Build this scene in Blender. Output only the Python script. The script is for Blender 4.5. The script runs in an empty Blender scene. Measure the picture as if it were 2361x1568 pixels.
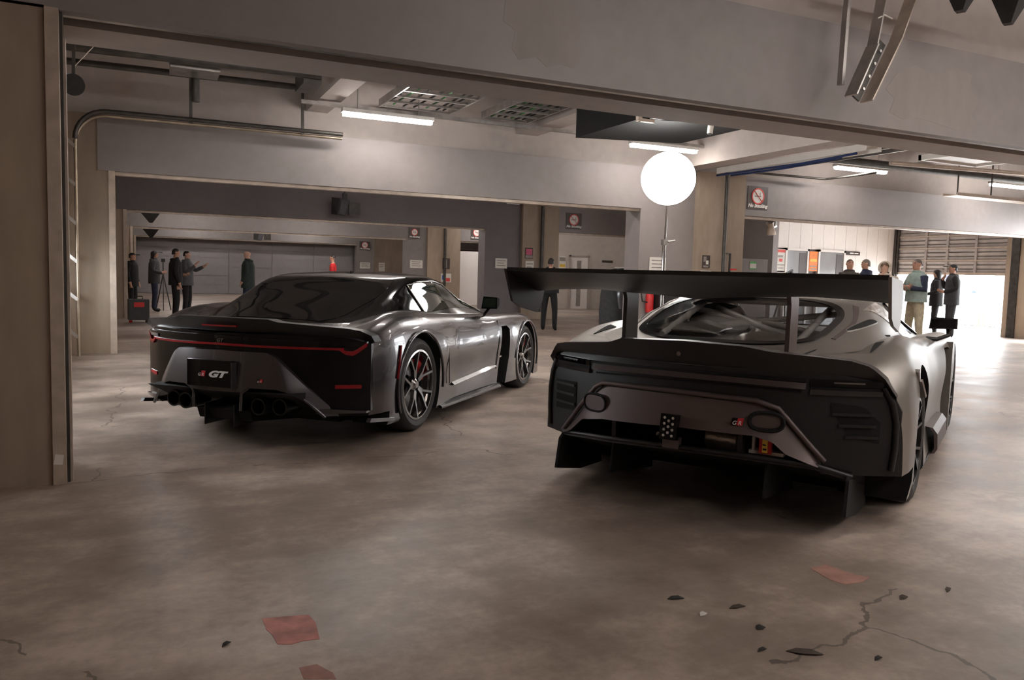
import bpy, bmesh, math, random
import numpy as np
from mathutils import Vector, Matrix
random.seed(7)
C = bpy.context.scene.collection
SC = bpy.context.scene

# ------------------------------------------------------------------ camera, world, exposure
W_PX, H_PX = 2361, 1568
F_PX, PITCH, ROLL, YAW, CAM_H = 1838.64, 0.0814, 0.0269, 0.4329, 1.2343
_fw = Vector((math.sin(YAW)*math.cos(PITCH), math.cos(YAW)*math.cos(PITCH), -math.sin(PITCH)))
_r0 = Vector((math.cos(YAW), -math.sin(YAW), 0)); _u0 = _r0.cross(_fw)
_r = _r0*math.cos(ROLL) + _u0*math.sin(ROLL); _u = _r.cross(_fw)
cam_d = bpy.data.cameras.new('camera'); cam = bpy.data.objects.new('camera', cam_d); C.objects.link(cam)
cam.matrix_world = Matrix(((_r.x,_u.x,-_fw.x,0),(_r.y,_u.y,-_fw.y,0),(_r.z,_u.z,-_fw.z,CAM_H),(0,0,0,1)))
cam_d.sensor_width = 36; cam_d.sensor_fit = 'HORIZONTAL'; cam_d.lens = F_PX*36/W_PX
cam_d.clip_start = .05; cam_d.clip_end = 400
SC.camera = cam
SC.view_settings.view_transform = 'Standard'; SC.view_settings.look = 'None'
SC.view_settings.gamma = 1; SC.view_settings.use_curve_mapping = False
SC.view_settings.exposure = EXPOSURE = 0.8
SC.cycles.use_denoising = True; SC.cycles.caustics_reflective = False; SC.cycles.caustics_refractive = False
SC.cycles.max_bounces = 8; SC.cycles.diffuse_bounces = 5; SC.cycles.glossy_bounces = 4
SC.cycles.transparent_max_bounces = 16; SC.cycles.sample_clamp_indirect = 8
wd = bpy.data.worlds.new('daylight'); SC.world = wd; wd.use_nodes = True
bg = wd.node_tree.nodes['Background']; bg.inputs[0].default_value = (0.93, 0.97, 1.0, 1); bg.inputs[1].default_value = 13.0
sun_d = bpy.data.lights.new('sun', 'SUN'); sun_d.energy = 9; sun_d.angle = .01; sun_d.color = (1, .95, .88)
sun = bpy.data.objects.new('sun', sun_d); C.objects.link(sun); sun.rotation_euler = (math.radians(12), math.radians(38), 0)
TUBE_W = 36.0
BALLOON_W = 18.0   # radiance of the balloon lamp

# ------------------------------------------------------------------ materials
MATS = {}
def mat(name, col, rough=.5, metal=0., var=.12, scale=6., coat=0., bump=0., bscale=40., emit=None, estr=0., spec=.5, stretch=None):
    if name in MATS: return MATS[name]
    m = bpy.data.materials.new(name); m.use_nodes = True; nt = m.node_tree; N = nt.nodes; L = nt.links
    b = N['Principled BSDF']
    b.inputs['Roughness'].default_value = rough; b.inputs['Metallic'].default_value = metal
    b.inputs['Specular IOR Level'].default_value = spec
    if coat: b.inputs['Coat Weight'].default_value = coat; b.inputs['Coat Roughness'].default_value = .04
    tc = N.new('ShaderNodeTexCoord'); mp = N.new('ShaderNodeMapping'); L.new(tc.outputs['Object'], mp.inputs[0])
    if stretch: mp.inputs['Scale'].default_value = stretch
    no = N.new('ShaderNodeTexNoise'); no.inputs['Scale'].default_value = scale; no.inputs['Detail'].default_value = 5
    L.new(mp.outputs[0], no.inputs['Vector'])
    rp = N.new('ShaderNodeValToRGB'); rp.color_ramp.elements[0].position = .3; rp.color_ramp.elements[1].position = .7
    rp.color_ramp.elements[0].color = (*[max(0, c*(1-var)) for c in col], 1)
    rp.color_ramp.elements[1].color = (*[min(1, c*(1+var)) for c in col], 1)
    L.new(no.outputs['Fac'], rp.inputs[0]); L.new(rp.outputs[0], b.inputs['Base Color'])
    if bump:
        n2 = N.new('ShaderNodeTexNoise'); n2.inputs['Scale'].default_value = bscale; n2.inputs['Detail'].default_value = 4
        L.new(mp.outputs[0], n2.inputs['Vector'])
        bp = N.new('ShaderNodeBump'); bp.inputs['Strength'].default_value = bump; bp.inputs['Distance'].default_value = .01
        L.new(n2.outputs['Fac'], bp.inputs['Height']); L.new(bp.outputs[0], b.inputs['Normal'])
    if emit: b.inputs['Emission Color'].default_value = (*emit, 1); b.inputs['Emission Strength'].default_value = estr
    MATS[name] = m; return m

def concrete(name, col, patch, rough=.7, seed=0., streak=False):
    """painted / bare concrete with stains"""
    m = bpy.data.materials.new(name); m.use_nodes = True; nt = m.node_tree; N = nt.nodes; L = nt.links
    b = N['Principled BSDF']; b.inputs['Roughness'].default_value = rough
    tc = N.new('ShaderNodeTexCoord'); mp = N.new('ShaderNodeMapping'); mp.inputs['Location'].default_value = (seed, seed*.7, seed*.3)
    L.new(tc.outputs['Object'], mp.inputs[0])
    if streak: mp.inputs['Scale'].default_value = (1.4, 1.4, .45)
    n1 = N.new('ShaderNodeTexNoise'); n1.inputs['Scale'].default_value = .55; n1.inputs['Detail'].default_value = 6; L.new(mp.outputs[0], n1.inputs['Vector'])
    n2 = N.new('ShaderNodeTexNoise'); n2.inputs['Scale'].default_value = 7; n2.inputs['Detail'].default_value = 7; L.new(mp.outputs[0], n2.inputs['Vector'])
    mx = N.new('ShaderNodeMath'); mx.operation = 'MULTIPLY_ADD'; mx.inputs[1].default_value = .3; L.new(n2.outputs['Fac'], mx.inputs[0]); L.new(n1.outputs['Fac'], mx.inputs[2])
    rp = N.new('ShaderNodeValToRGB'); e = rp.color_ramp.elements
    e[0].position = .42; e[0].color = (*[c*(1-patch) for c in col], 1); e[1].position = .82; e[1].color = (*[min(1, c*(1+patch)) for c in col], 1)
    L.new(mx.outputs[0], rp.inputs[0]); L.new(rp.outputs[0], b.inputs['Base Color'])
    bp = N.new('ShaderNodeBump'); bp.inputs['Strength'].default_value = .12; bp.inputs['Distance'].default_value = .01
    L.new(n2.outputs['Fac'], bp.inputs['Height']); L.new(bp.outputs[0], b.inputs['Normal'])
    MATS[name] = m; return m

def floor_material():
    m = bpy.data.materials.new('worn concrete floor'); m.use_nodes = True; nt = m.node_tree; N = nt.nodes; L = nt.links
    b = N['Principled BSDF']
    tc = N.new('ShaderNodeTexCoord')
    def noise(s, det=6, rough=.55, vec=None, dist=0.):
        n = N.new('ShaderNodeTexNoise'); n.inputs['Scale'].default_value = s; n.inputs['Detail'].default_value = det; n.inputs['Roughness'].default_value = rough
        n.inputs['Distortion'].default_value = dist
        L.new(vec or tc.outputs['Object'], n.inputs['Vector']); return n.outputs['Fac']
    def math_(op, a, bb=None, c=None):
        n = N.new('ShaderNodeMath'); n.operation = op
        for i, v in enumerate((a, bb, c)):
            if v is None: continue
            if isinstance(v, (int, float)): n.inputs[i].default_value = v
            else: L.new(v, n.inputs[i])
        return n.outputs[0]
    mp = N.new('ShaderNodeMapping'); mp.inputs['Rotation'].default_value = (0, 0, math.radians(-40)); mp.inputs['Scale'].default_value = (.35, 1.5, 1)
    L.new(tc.outputs['Object'], mp.inputs[0])
    big = noise(.55); mid = noise(2.4, 7, .62); fine = noise(22, 6, .65); streak = noise(2.2, 6, .6, mp.outputs[0])
    s = math_('ADD', math_('MULTIPLY', big, .45), math_('ADD', math_('MULTIPLY', mid, .46), math_('MULTIPLY', streak, .2)))
    s = math_('ADD', s, math_('MULTIPLY', fine, .13))
    rp = N.new('ShaderNodeValToRGB'); e = rp.color_ramp.elements
    e[0].position = .45; e[0].color = (.125, .093, .075, 1); e[1].position = .74; e[1].color = (.50, .41, .345, 1)
    k = e.new(.60); k.color = (.265, .208, .172, 1)
    L.new(s, rp.inputs[0])
    # hairline cracks
    wv = N.new('ShaderNodeVectorMath'); wv.operation = 'ADD'; nz = N.new('ShaderNodeTexNoise'); nz.inputs['Scale'].default_value = 3; nz.inputs['Detail'].default_value = 5
    L.new(tc.outputs['Object'], nz.inputs['Vector']); sc = N.new('ShaderNodeVectorMath'); sc.operation = 'SCALE'; sc.inputs['Scale'].default_value = .35
    L.new(nz.outputs['Color'], sc.inputs[0]); L.new(tc.outputs['Object'], wv.inputs[0]); L.new(sc.outputs[0], wv.inputs[1])
    vo = N.new('ShaderNodeTexVoronoi'); vo.feature = 'DISTANCE_TO_EDGE'; vo.inputs['Scale'].default_value = .33; L.new(wv.outputs[0], vo.inputs['Vector'])
    crack = math_('MULTIPLY', math_('LESS_THAN', vo.outputs['Distance'], .0022), math_('GREATER_THAN', noise(.9, 3), .5))
    mix = N.new('ShaderNodeMix'); mix.data_type = 'RGBA'; L.new(math_('MULTIPLY', crack, .7), mix.inputs[0]); L.new(rp.outputs[0], mix.inputs[6]); mix.inputs[7].default_value = (.06, .047, .04, 1)
    L.new(mix.outputs[2], b.inputs['Base Color'])
    rr = math_('ADD', math_('MULTIPLY', mid, .35), .24)
    L.new(rr, b.inputs['Roughness'])
    bp = N.new('ShaderNodeBump'); bp.inputs['Strength'].default_value = .1; bp.inputs['Distance'].default_value = .02
    mp2 = N.new('ShaderNodeMapping'); mp2.inputs['Scale'].default_value = (.4, 3.2, 1); L.new(tc.outputs['Object'], mp2.inputs[0])
    L.new(math_('ADD', math_('MULTIPLY', noise(2.0, 5, .6, mp2.outputs[0]), 1.2), math_('MULTIPLY', fine, .25)), bp.inputs['Height']); L.new(bp.outputs[0], b.inputs['Normal'])
    MATS['floor'] = m; return m

def thin_glass(name, tint, refl=.08, rough=.02):
    m = bpy.data.materials.new(name); m.use_nodes = True; nt = m.node_tree; N = nt.nodes; L = nt.links
    N.remove(N['Principled BSDF']); out = N['Material Output']
    t = N.new('ShaderNodeBsdfTransparent'); g = N.new('ShaderNodeBsdfGlossy'); g.inputs['Roughness'].default_value = rough
    no = N.new('ShaderNodeTexNoise'); no.inputs['Scale'].default_value = 3; rp = N.new('ShaderNodeValToRGB')
    rp.color_ramp.elements[0].color = (*[c*.96 for c in tint], 1); rp.color_ramp.elements[1].color = (*tint, 1)
    L.new(no.outputs['Fac'], rp.inputs[0]); L.new(rp.outputs[0], t.inputs[0])
    lw = N.new('ShaderNodeLayerWeight'); lw.inputs['Blend'].default_value = .5
    pw = N.new('ShaderNodeMath'); pw.operation = 'POWER'; pw.inputs[1].default_value = 6; L.new(lw.outputs['Facing'], pw.inputs[0])
    ad = N.new('ShaderNodeMath'); ad.operation = 'MULTIPLY_ADD'; ad.inputs[1].default_value = .4; ad.inputs[2].default_value = refl*.5; L.new(pw.outputs[0], ad.inputs[0])
    mx = N.new('ShaderNodeMixShader'); L.new(ad.outputs[0], mx.inputs[0]); L.new(t.outputs[0], mx.inputs[1]); L.new(g.outputs[0], mx.inputs[2])
    L.new(mx.outputs[0], out.inputs['Surface']); MATS[name] = m; return m

def lamp_mat(name, col, strength):
    m = bpy.data.materials.new(name); m.use_nodes = True; nt = m.node_tree; N = nt.nodes; L = nt.links
    N.remove(N['Principled BSDF']); em = N.new('ShaderNodeEmission'); em.inputs[0].default_value = (*col, 1); em.inputs[1].default_value = strength
    L.new(em.outputs[0], N['Material Output'].inputs['Surface']); MATS[name] = m; return m

# ------------------------------------------------------------------ mesh builder
class MB:
    def __init__(s): s.v = []; s.f = []; s.m = []
    def add(s, vs, fs, mi=0):
        o = len(s.v); s.v += [tuple(v) for v in vs]; s.f += [tuple(i+o for i in f) for f in fs]; s.m += [mi]*len(fs); return s
    def box(s, x0, x1, y0, y1, z0, z1, mi=0):
        return s.add([(x,y,z) for z in (z0,z1) for y in (y0,y1) for x in (x0,x1)], [(0,2,3,1),(4,5,7,6),(0,1,5,4),(2,6,7,3),(0,4,6,2),(1,3,7,5)], mi)
    def bar(s, a, b, w, h=None, up=(0,0,1), mi=0):
        """square bar from a to b"""
        a = Vector(a); b = Vector(b); h = h or w; d = (b-a).normalized(); u = Vector(up)
        if abs(d.dot(u)) > .98: u = Vector((0,1,0))
        sx = d.cross(u).normalized()*w/2; sy = sx.cross(d).normalized()*h/2
        vs = [p+i*sx+j*sy for p in (a,b) for i,j in ((-1,-1),(1,-1),(1,1),(-1,1))]
        return s.add(vs, [(3,2,1,0),(4,5,6,7),(0,1,5,4),(1,2,6,5),(2,3,7,6),(3,0,4,7)], mi)
    def tube(s, pts, r, n=10, mi=0, cap=True):
        pts = [Vector(p) for p in pts]; rs = r if isinstance(r, (list,tuple)) else [r]*len(pts)
        vs = []; fs = []; up = None
        for i, p in enumerate(pts):
            d = (pts[min(i+1,len(pts)-1)]-pts[max(i-1,0)]).normalized()
            if up is None: up = Vector((0,0,1)) if abs(d.z) < .9 else Vector((0,1,0))
            a = d.cross(up).normalized(); b = a.cross(d).normalized(); up = b
            vs += [p+(a*math.cos(2*math.pi*k/n)+b*math.sin(2*math.pi*k/n))*rs[i] for k in range(n)]
        for i in range(len(pts)-1):
            for k in range(n): fs.append((i*n+k, i*n+(k+1)%n, (i+1)*n+(k+1)%n, (i+1)*n+k))
        if cap: fs.append(tuple(range(n-1,-1,-1))); fs.append(tuple((len(pts)-1)*n+k for k in range(n)))
        return s.add(vs, fs, mi)
    def lathe(s, prof, n=32, axis='z', o=(0,0,0), mi=0, closed=False):
        """prof: list of (radius, height)"""
        vs = []; fs = []; o = Vector(o)
        for r, h in prof:
            for k in range(n):
                c, q = r*math.cos(2*math.pi*k/n), r*math.sin(2*math.pi*k/n)
                vs.append(o+Vector({'z':(c,q,h),'x':(h,c,q),'y':(q,h,c)}[axis]))
        m = len(prof)
        for i in range(m if closed else m-1):
            j = (i+1) % m
            for k in range(n): fs.append((i*n+k, i*n+(k+1)%n, j*n+(k+1)%n, j*n+k))
        if not closed:
            if prof[0][0] > 1e-4: fs.append(tuple(range(n-1,-1,-1)))
            if prof[-1][0] > 1e-4: fs.append(tuple((m-1)*n+k for k in range(n)))
        return s.add(vs, fs, mi)
    def prism(s, poly, axis, a0, a1, mi=0):
        """polygon (2d) extruded along an axis; 2d order: x:(y,z) y:(x,z) z:(x,y)"""
        n = len(poly)
        def P(p, a): return {'x':(a,p[0],p[1]),'y':(p[0],a,p[1]),'z':(p[0],p[1],a)}[axis]
        vs = [P(p,a0) for p in poly]+[P(p,a1) for p in poly]
        fs = [tuple(range(n-1,-1,-1)), tuple(range(n,2*n))]+[(i,(i+1)%n,n+(i+1)%n,n+i) for i in range(n)]
        return s.add(vs, fs, mi)
    def grid(s, P, mi=0, closed_u=False):
        """P[i][j] grid of points"""
        a, b = len(P), len(P[0]); vs = [p for r in P for p in r]
        fs = [(i*b+j, i*b+j+1, ((i+1)%a)*b+j+1, ((i+1)%a)*b+j) for i in range(a if closed_u else a-1) for j in range(b-1)]
        return s.add(vs, fs, mi)
    def sheet(s, P, th, mi=0):
        """grid of points thickened by vector th (closed shell)"""
        a, b = len(P), len(P[0]); th = Vector(th)
        top = [Vector(p) for r in P for p in r]; vs = top+[p+th for p in top]; n = a*b; fs = []
        for i in range(a-1):
            for j in range(b-1):
                q = (i*b+j, i*b+j+1, (i+1)*b+j+1, (i+1)*b+j); fs.append(q); fs.append(tuple(n+k for k in q[::-1]))
        ring = [j for j in range(b)]+[i*b+b-1 for i in range(1,a)]+[(a-1)*b+j for j in range(b-2,-1,-1)]+[i*b for i in range(a-2,0,-1)]
        for k in range(len(ring)):
            p, q = ring[k], ring[(k+1)%len(ring)]; fs.append((q, p, n+p, n+q))
        return s.add(vs, fs, mi)

def fix(me, smooth=None):
    bm = bmesh.new(); bm.from_mesh(me); bmesh.ops.remove_doubles(bm, verts=bm.verts, dist=1e-5)
    bmesh.ops.recalc_face_normals(bm, faces=bm.faces)
    if smooth is not None:
        a = math.radians(smooth)
        for f in bm.faces: f.smooth = True
        for e in bm.edges:
            e.smooth = not (len(e.link_faces) == 2 and e.calc_face_angle(0) > a)
    bm.to_mesh(me); bm.free()

def obj(name, mb, m, parent=None, smooth=None, loc=None, rot=None):
    me = bpy.data.meshes.new(name); me.from_pydata([tuple(v) for v in mb.v], [], mb.f)
    ms = m if isinstance(m, (list,tuple)) else [m]
    for q in ms: me.materials.append(q)
    if len(ms) > 1: me.polygons.foreach_set('material_index', mb.m)
    fix(me, smooth); me.update()
    o = bpy.data.objects.new(name, me); C.objects.link(o)
    if parent: o.parent = parent
    if loc: o.location = loc
    if rot: o.rotation_euler = rot
    return o
def tag(o, label=None, cat=None, group=None, kind=None):
    if label: o['label'] = label
    if cat: o['category'] = cat
    if group: o['group'] = group
    if kind: o['kind'] = kind
    return o
def empty(name, loc, rz=0, label=None, cat=None, group=None):
    o = bpy.data.objects.new(name, None); C.objects.link(o); o.location = loc; o.rotation_euler = (0,0,rz); o.empty_display_size = .1
    return tag(o, label, cat, group)
def copy_tree(o, parent=None):
    c = o.copy(); C.objects.link(c)
    if parent: c.parent = parent
    for ch in [x for x in o.children]: copy_tree(ch, c)
    return c
def struct(name, mb, m, parent=None, smooth=None, label=None):
    o = obj(name, mb, m, parent, smooth)
    if not parent: o['kind'] = 'structure'
    if label: o['label'] = label
    return o
def text_part(name, s, m, parent, loc, rot, size, depth=.002, shear=0., bold=0., xscale=1.):
    cu = bpy.data.curves.new('t', 'FONT'); cu.body = s; cu.size = size; cu.extrude = depth; cu.shear = shear; cu.offset = bold
    cu.align_x = 'CENTER'; cu.align_y = 'CENTER'; cu.resolution_u = 3
    t = bpy.data.objects.new('t', cu); C.objects.link(t); dg = bpy.context.evaluated_depsgraph_get()
    me = bpy.data.meshes.new_from_object(t.evaluated_get(dg)); C.objects.unlink(t); bpy.data.objects.remove(t)
    me.materials.clear(); me.materials.append(m); me.name = name
    o = bpy.data.objects.new(name, me); C.objects.link(o); o.parent = parent; o.location = loc; o.rotation_euler = rot; o.scale = (xscale,1,1)
    return o

# pixel helper: where a pixel of the 2361x1568 frame meets a world plane (used once, to place real things at real depths)
def at(px, py, axis, val):
    d = _fw + _r*((px-W_PX/2)/F_PX) - _u*((py-H_PX/2)/F_PX)
    c = Vector((0,0,CAM_H)); t = (val-c[axis])/d[axis]; return c+d*t
# ------------------------------------------------------------------ room materials
floor_material()
concrete('grey paint', (.245,.218,.214), .16, .55, 1.0)
concrete('grey paint shaded', (.155,.138,.142), .14, .55, 4.0)  # the same grey paint, darkened to stand in for shade on the third frame
concrete('bare concrete', (.30,.235,.18), .3, .75, 2.0, True)
concrete('pale concrete', (.40,.355,.33), .16, .75, 3.0)
concrete('white wall paint', (.74,.70,.67), .06, .6, 5.0)
concrete('beige wall paint', (.50,.45,.41), .12, .6, 6.0)
concrete('wall mural grey', (.25,.235,.245), .14, .6, 7.0)
mat('pale metal trim', (.50,.42,.35), .4, .3, .15, 9)
mat('steel', (.42,.40,.38), .32, .9, .2, 8)
mat('dark steel', (.07,.065,.06), .45, .6, .3, 8)
mat('rail brass', (.40,.33,.25), .35, .7, .25, 5)
mat('black plastic', (.018,.017,.017), .45, 0, .3, 9)
mat('black rubber', (.02,.019,.018), .8, 0, .3, 12)
mat('door slat', (.40,.365,.345), .45, .25, .12, 4)
mat('white plastic', (.75,.73,.70), .4, 0, .05, 5)
mat('paper', (.72,.69,.64), .8, 0, .06, 5)
mat('red', (.55,.02,.02), .45, 0, .15, 7)
mat('blue cable', (.012,.035,.13), .5, 0, .3, 9)
mat('green cable', (.05,.22,.07), .5, 0, .4, 9)
mat('brown sign', (.06,.045,.04), .4, 0, .2, 4)
mat('white print', (.85,.83,.80), .5, 0, .03, 4)
mat('red print', (.65,.06,.05), .5, 0, .1, 4)
mat('asphalt', (.50,.50,.50), .9, 0, .1, 3)
mat('outdoor white', (.85,.85,.85), .7, 0, .05, 2)
mat('outdoor dark', (.10,.10,.13), .3, 0, .3, 2)
M = MATS
Y1, Y2, Y3, Y4, Y5 = 5.03, 12.31, 20.55, 29.35, 38.34
HB, HT, CEIL = 2.5, 3.25, 4.3
XR = 20.0

struct('floor', MB().box(-1.6, XR+.3, -4.2, 46, -.2, 0), M['floor'])
struct('ceiling', MB().box(-1.6, XR+.3, -4.2, 46, CEIL, CEIL+.2), M['pale concrete'])
struct('wall_rear', MB().box(-1.6, XR+.3, -4.4, -4.2, 0, CEIL), M['grey paint'])
struct('wall_left', MB().box(-1.6,-1.3,-4.2,6.3,0,CEIL).box(-1.6,-1.3,11.4,46,0,CEIL).box(-1.6,-1.3,6.3,11.4,0,.85).box(-1.6,-1.3,6.3,11.4,1.5,CEIL), M['bare concrete'])
w1 = struct('window_1', MB().box(-1.34,-1.30,6.3,11.4,.85,.90).box(-1.34,-1.30,6.3,11.4,1.45,1.5), M['steel'])
for k in range(5): obj('mullion', MB().box(-1.34,-1.30,6.3+k*1.26,6.36+k*1.26,.9,1.45), M['steel'], w1)
struct('ground', MB().box(-60,-1.6,-30,60,-.25,-.02), M['asphalt'])
struct('wall_end', MB().box(-1.6, XR+.3, 45.8, 46, 0, CEIL), M['grey paint'])
# right facade: wall pieces around two garage doorways
mb = MB(); D0, D1 = 13.1, 16.55; E0, E1 = 9.6, 12.0
for a, b in ((-4.2, E0), (E1, D0), (D1, 46)): mb.box(XR, XR+.3, a, b, 0, CEIL)
for a, b in ((E0, E1), (D0, D1)): mb.box(XR, XR+.3, a, b, 2.95, CEIL)
struct('wall_right', mb, M['bare concrete'])

# ---- frames: pillars, painted header beams, girders
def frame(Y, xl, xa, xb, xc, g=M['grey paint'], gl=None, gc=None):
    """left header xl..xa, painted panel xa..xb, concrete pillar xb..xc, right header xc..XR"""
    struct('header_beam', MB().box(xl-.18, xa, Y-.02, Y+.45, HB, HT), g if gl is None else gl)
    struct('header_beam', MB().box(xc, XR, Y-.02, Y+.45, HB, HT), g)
    for a, b in ((xl-.18, xa), (xc, XR)):
        struct('trim_0', MB().box(a, b, Y+.05, Y+.16, HB-.05, HB), M['pale metal trim'])
    struct('partition_panel', MB().box(xa, xb, Y+.02, Y+.5, 0, HT), g if gc is None else gc)
    struct('concrete_pillar', MB().box(xb, xc, Y-.1, Y+.9, 0, HT), M['bare concrete'])
    struct('concrete_pillar', MB().box(-1.3, xl-.03, Y, Y+.7, 0, HT), M['bare concrete'])
    struct('trim_1', MB().box(xl-.05, xl+.03, Y-.03, Y+.05, 0, HB), M['pale metal trim'])
    struct('girder', MB().box(-1.3, XR, Y+.2, Y+.9, HT, CEIL), M['pale concrete'])
frame(Y2, -.38, 8.2, 9.4, 10.5)
frame(Y3, -.38, 8.6, 9.7, 10.85, M['grey paint'], M['grey paint shaded'], M['grey paint shaded'])
frame(Y4, -.36, 9.05, 9.86, 11.2)
frame(Y5, -.34, 9.35, 10.2, 11.7)
# frame 1, the near beam, with its door channel
struct('header_beam', MB().box(-1.3, XR, Y1, Y1+.09, 2.585, 3.36), M['grey paint'])
struct('header_beam', MB().box(-1.3, XR, Y1+.20, Y1+.62, 2.56, 3.3), M['pale concrete'])  # paler than the beam paint, standing in for floor bounce on the soffit
struct('girder', MB().box(-1.3, XR, Y1+.12, Y1+.8, 3.36, CEIL), M['pale concrete'])
struct('trim_2', MB().prism([(Y1+.09,2.60),(Y1+.135,2.585),(Y1+.15,2.60),(Y1+.15,2.66),(Y1+.09,2.66)], 'x', -.42, XR), M['steel'])
struct('trim_3', MB().box(-.42, XR, Y1+.15, Y1+.20, 2.66, 3.2), M['black rubber'])
struct('concrete_pillar', MB().box(-1.3, -.47, Y1, Y1+.62, 0, 2.6), M['bare concrete'])
struct('trim_4', MB().box(-.47, -.405, Y1-.02, Y1+.06, 0, 2.59), M['pale metal trim'])
struct('trim_5', MB().box(-.405, -.39, Y1+.03, Y1+.10, 0, 2.58), M['dark steel'])
struct('trim_8', MB().box(-.392,-.378,Y1+.05,Y1+.09,0,2.45), M['pale metal trim'])
# torn paper tag on the pillar's trim
pt = at(133, 1059, 1, Y1-.03)
tag(obj('paper_tag', MB().prism([(-.022,-.03),(.022,-.035),(.03,.02),(-.012,.028)], 'y', -.004, 0), M['paper'], loc=(pt.x, Y1-.02, pt.z)), 'small torn white paper tag stuck low on the near left pillar edge', 'paper')

# far end closed door, made of sectional panels
fw = struct('wall_front', MB().box(-1.3, XR, Y5+.75, Y5+.9, 0, CEIL), M['wall mural grey'])
for i in range(6):
    for j in range(5):
        obj('door_panel', MB().box(-.3+j*1.93, -.3+j*1.93+1.905, Y5+.715, Y5+.75, .02+i*.41, .02+i*.41+.395), M['wall mural grey'], fw)

# ---- white-clad office box on the right of the third bay (vertical wall boards, two doorways)
ob = struct('wall_office', MB().box(15.3, XR, 16.68, 20.4, 0, CEIL), M['grey paint'])
for i in range(11):
    x0 = 15.42+i*.42
    if x0 > XR-.05: break
    x1 = min(x0+.412, XR); zlo = 2.16 if 15.4 < x0 < 17.9 else 0
    obj('wall_board', MB().box(x0, x1, 16.62, 16.68, zlo, CEIL), M['white wall paint'], ob)
struct('wall_jamb', MB().box(15.24, 15.42, 16.55, 16.68, 0, CEIL), M['grey paint'])
mat('office glass', (.30,.30,.31), .15, 0, .15, 2); mat('dark room', (.10,.09,.09), .6, 0, .2, 2)
for n, (xa, xb) in enumerate(((15.78, 16.5), (16.97, 17.86))):
    d = struct('door_%d' % (n+1), MB().box(xa, xb, 16.60, 16.66, 0, 2.1), M['office glass'])
    obj('door_frame', MB().box(xa-.06, xa, 16.57, 16.66, 0, 2.16).box(xb, xb+.06, 16.57, 16.66, 0, 2.16).box(xa-.06, xb+.06, 16.57, 16.66, 2.1, 2.16), M['white wall paint'], d)
    obj('dark_pane', MB().box(xb-.26, xb-.03, 16.59, 16.60, .1, 2.05), M['dark room'], d)
def poster(name, x, y, z, w, h, blocks, label, cat='poster', parent=None, base='paper'):
    """flat poster facing -Y with printed colour blocks"""
    o = obj(name, MB().box(-w/2, w/2, 0, .012, -h/2, h/2), M[base], loc=(x, y, z)); tag(o, label, cat)
    rr = random.Random(int(x*100))
    for (a, b, c, d, m) in blocks:
        obj('print_block', MB().box((a-.5)*w, (b-.5)*w, -.003, 0, (c-.5)*h, (d-.5)*h), M[m], o)
    return o
mat('orange print', (.75,.20,.03), .5, 0, .2, 9); mat('yellow print', (.75,.50,.06), .5, 0, .2, 9); mat('grey print', (.28,.25,.23), .5, 0, .2, 9); mat('pink print', (.60,.10,.20), .5, 0, .25, 9)
poster('poster', 15.58, 16.585, 1.83, .3, .58, [(.05,.95,.85,.97,'red print'),(.1,.7,.62,.72,'grey print'),(.25,.65,.42,.56,'red print'),(.1,.9,.25,.3,'grey print'),(.2,.8,.1,.15,'grey print')], 'white poster with red print left of the first office doorway')
poster('poster', 15.58, 16.585, 1.38, .3, .24, [(.05,.95,.6,.8,'yellow print'),(.1,.6,.2,.4,'grey print')], 'small tan poster under the white poster by the office doorway')
poster('poster', 16.74, 16.585, 1.83, .3, .54, [(.05,.95,.8,.95,'orange print'),(.1,.9,.48,.62,'yellow print'),(.1,.8,.22,.28,'grey print'),(.2,.9,.08,.14,'grey print')], 'yellow and orange poster between the two office doorways', base='orange print')
poster('poster', 16.74, 16.585, 1.28, .3, .40, [(.1,.9,.5,.85,'yellow print'),(.1,.9,.1,.3,'red print')], 'lower orange poster between the two office doorways', base='orange print')
ds = obj('door_sign', MB().box(-.27,.27,0,.02,-.05,.05), M['brown sign'], loc=(18.22,16.59,2.1)); tag(ds, 'narrow dark sign plate on the white wall boards right of the doorways', 'sign')
obj('lettering', MB().box(-.12,.02,-.004,0,-.015,.02).box(.05,.2,-.004,0,-.015,.015), M['white print'], ds)

# ---- beige back room of the fourth bay with a white door standing open
struct('wall_beige', MB().box(13.4, XR, 27.0, 27.2, 0, CEIL), M['beige wall paint'])
d3 = struct('door_3', MB().box(14.85, 15.6, 26.94, 27.0, 0, 2.0), M['white wall paint'])
obj('door_frame', MB().box(14.8,14.85,26.9,27,0,2.05).box(15.6,15.65,26.9,27,0,2.05).box(14.8,15.65,26.9,27,2.0,2.05), M['pale concrete'], d3)
obj('dark_pane', MB().box(15.12,15.3,26.93,26.94,.1,1.85), M['grey print'], d3)
ds2 = obj('door_sign', MB().box(-.24,.24,0,.02,-.04,.04), M['brown sign'], loc=(16.5,26.97,1.86)); tag(ds2, 'narrow dark sign plate on the beige wall right of the white door', 'sign')
poster('poster', 14.5, 26.97, 1.62, .28, .75, [(.05,.95,.75,.95,'grey print'),(.1,.9,.45,.6,'yellow print'),(.05,.95,.05,.25,'orange print')], 'tall orange and brown poster left of the white door on the beige wall')

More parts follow.
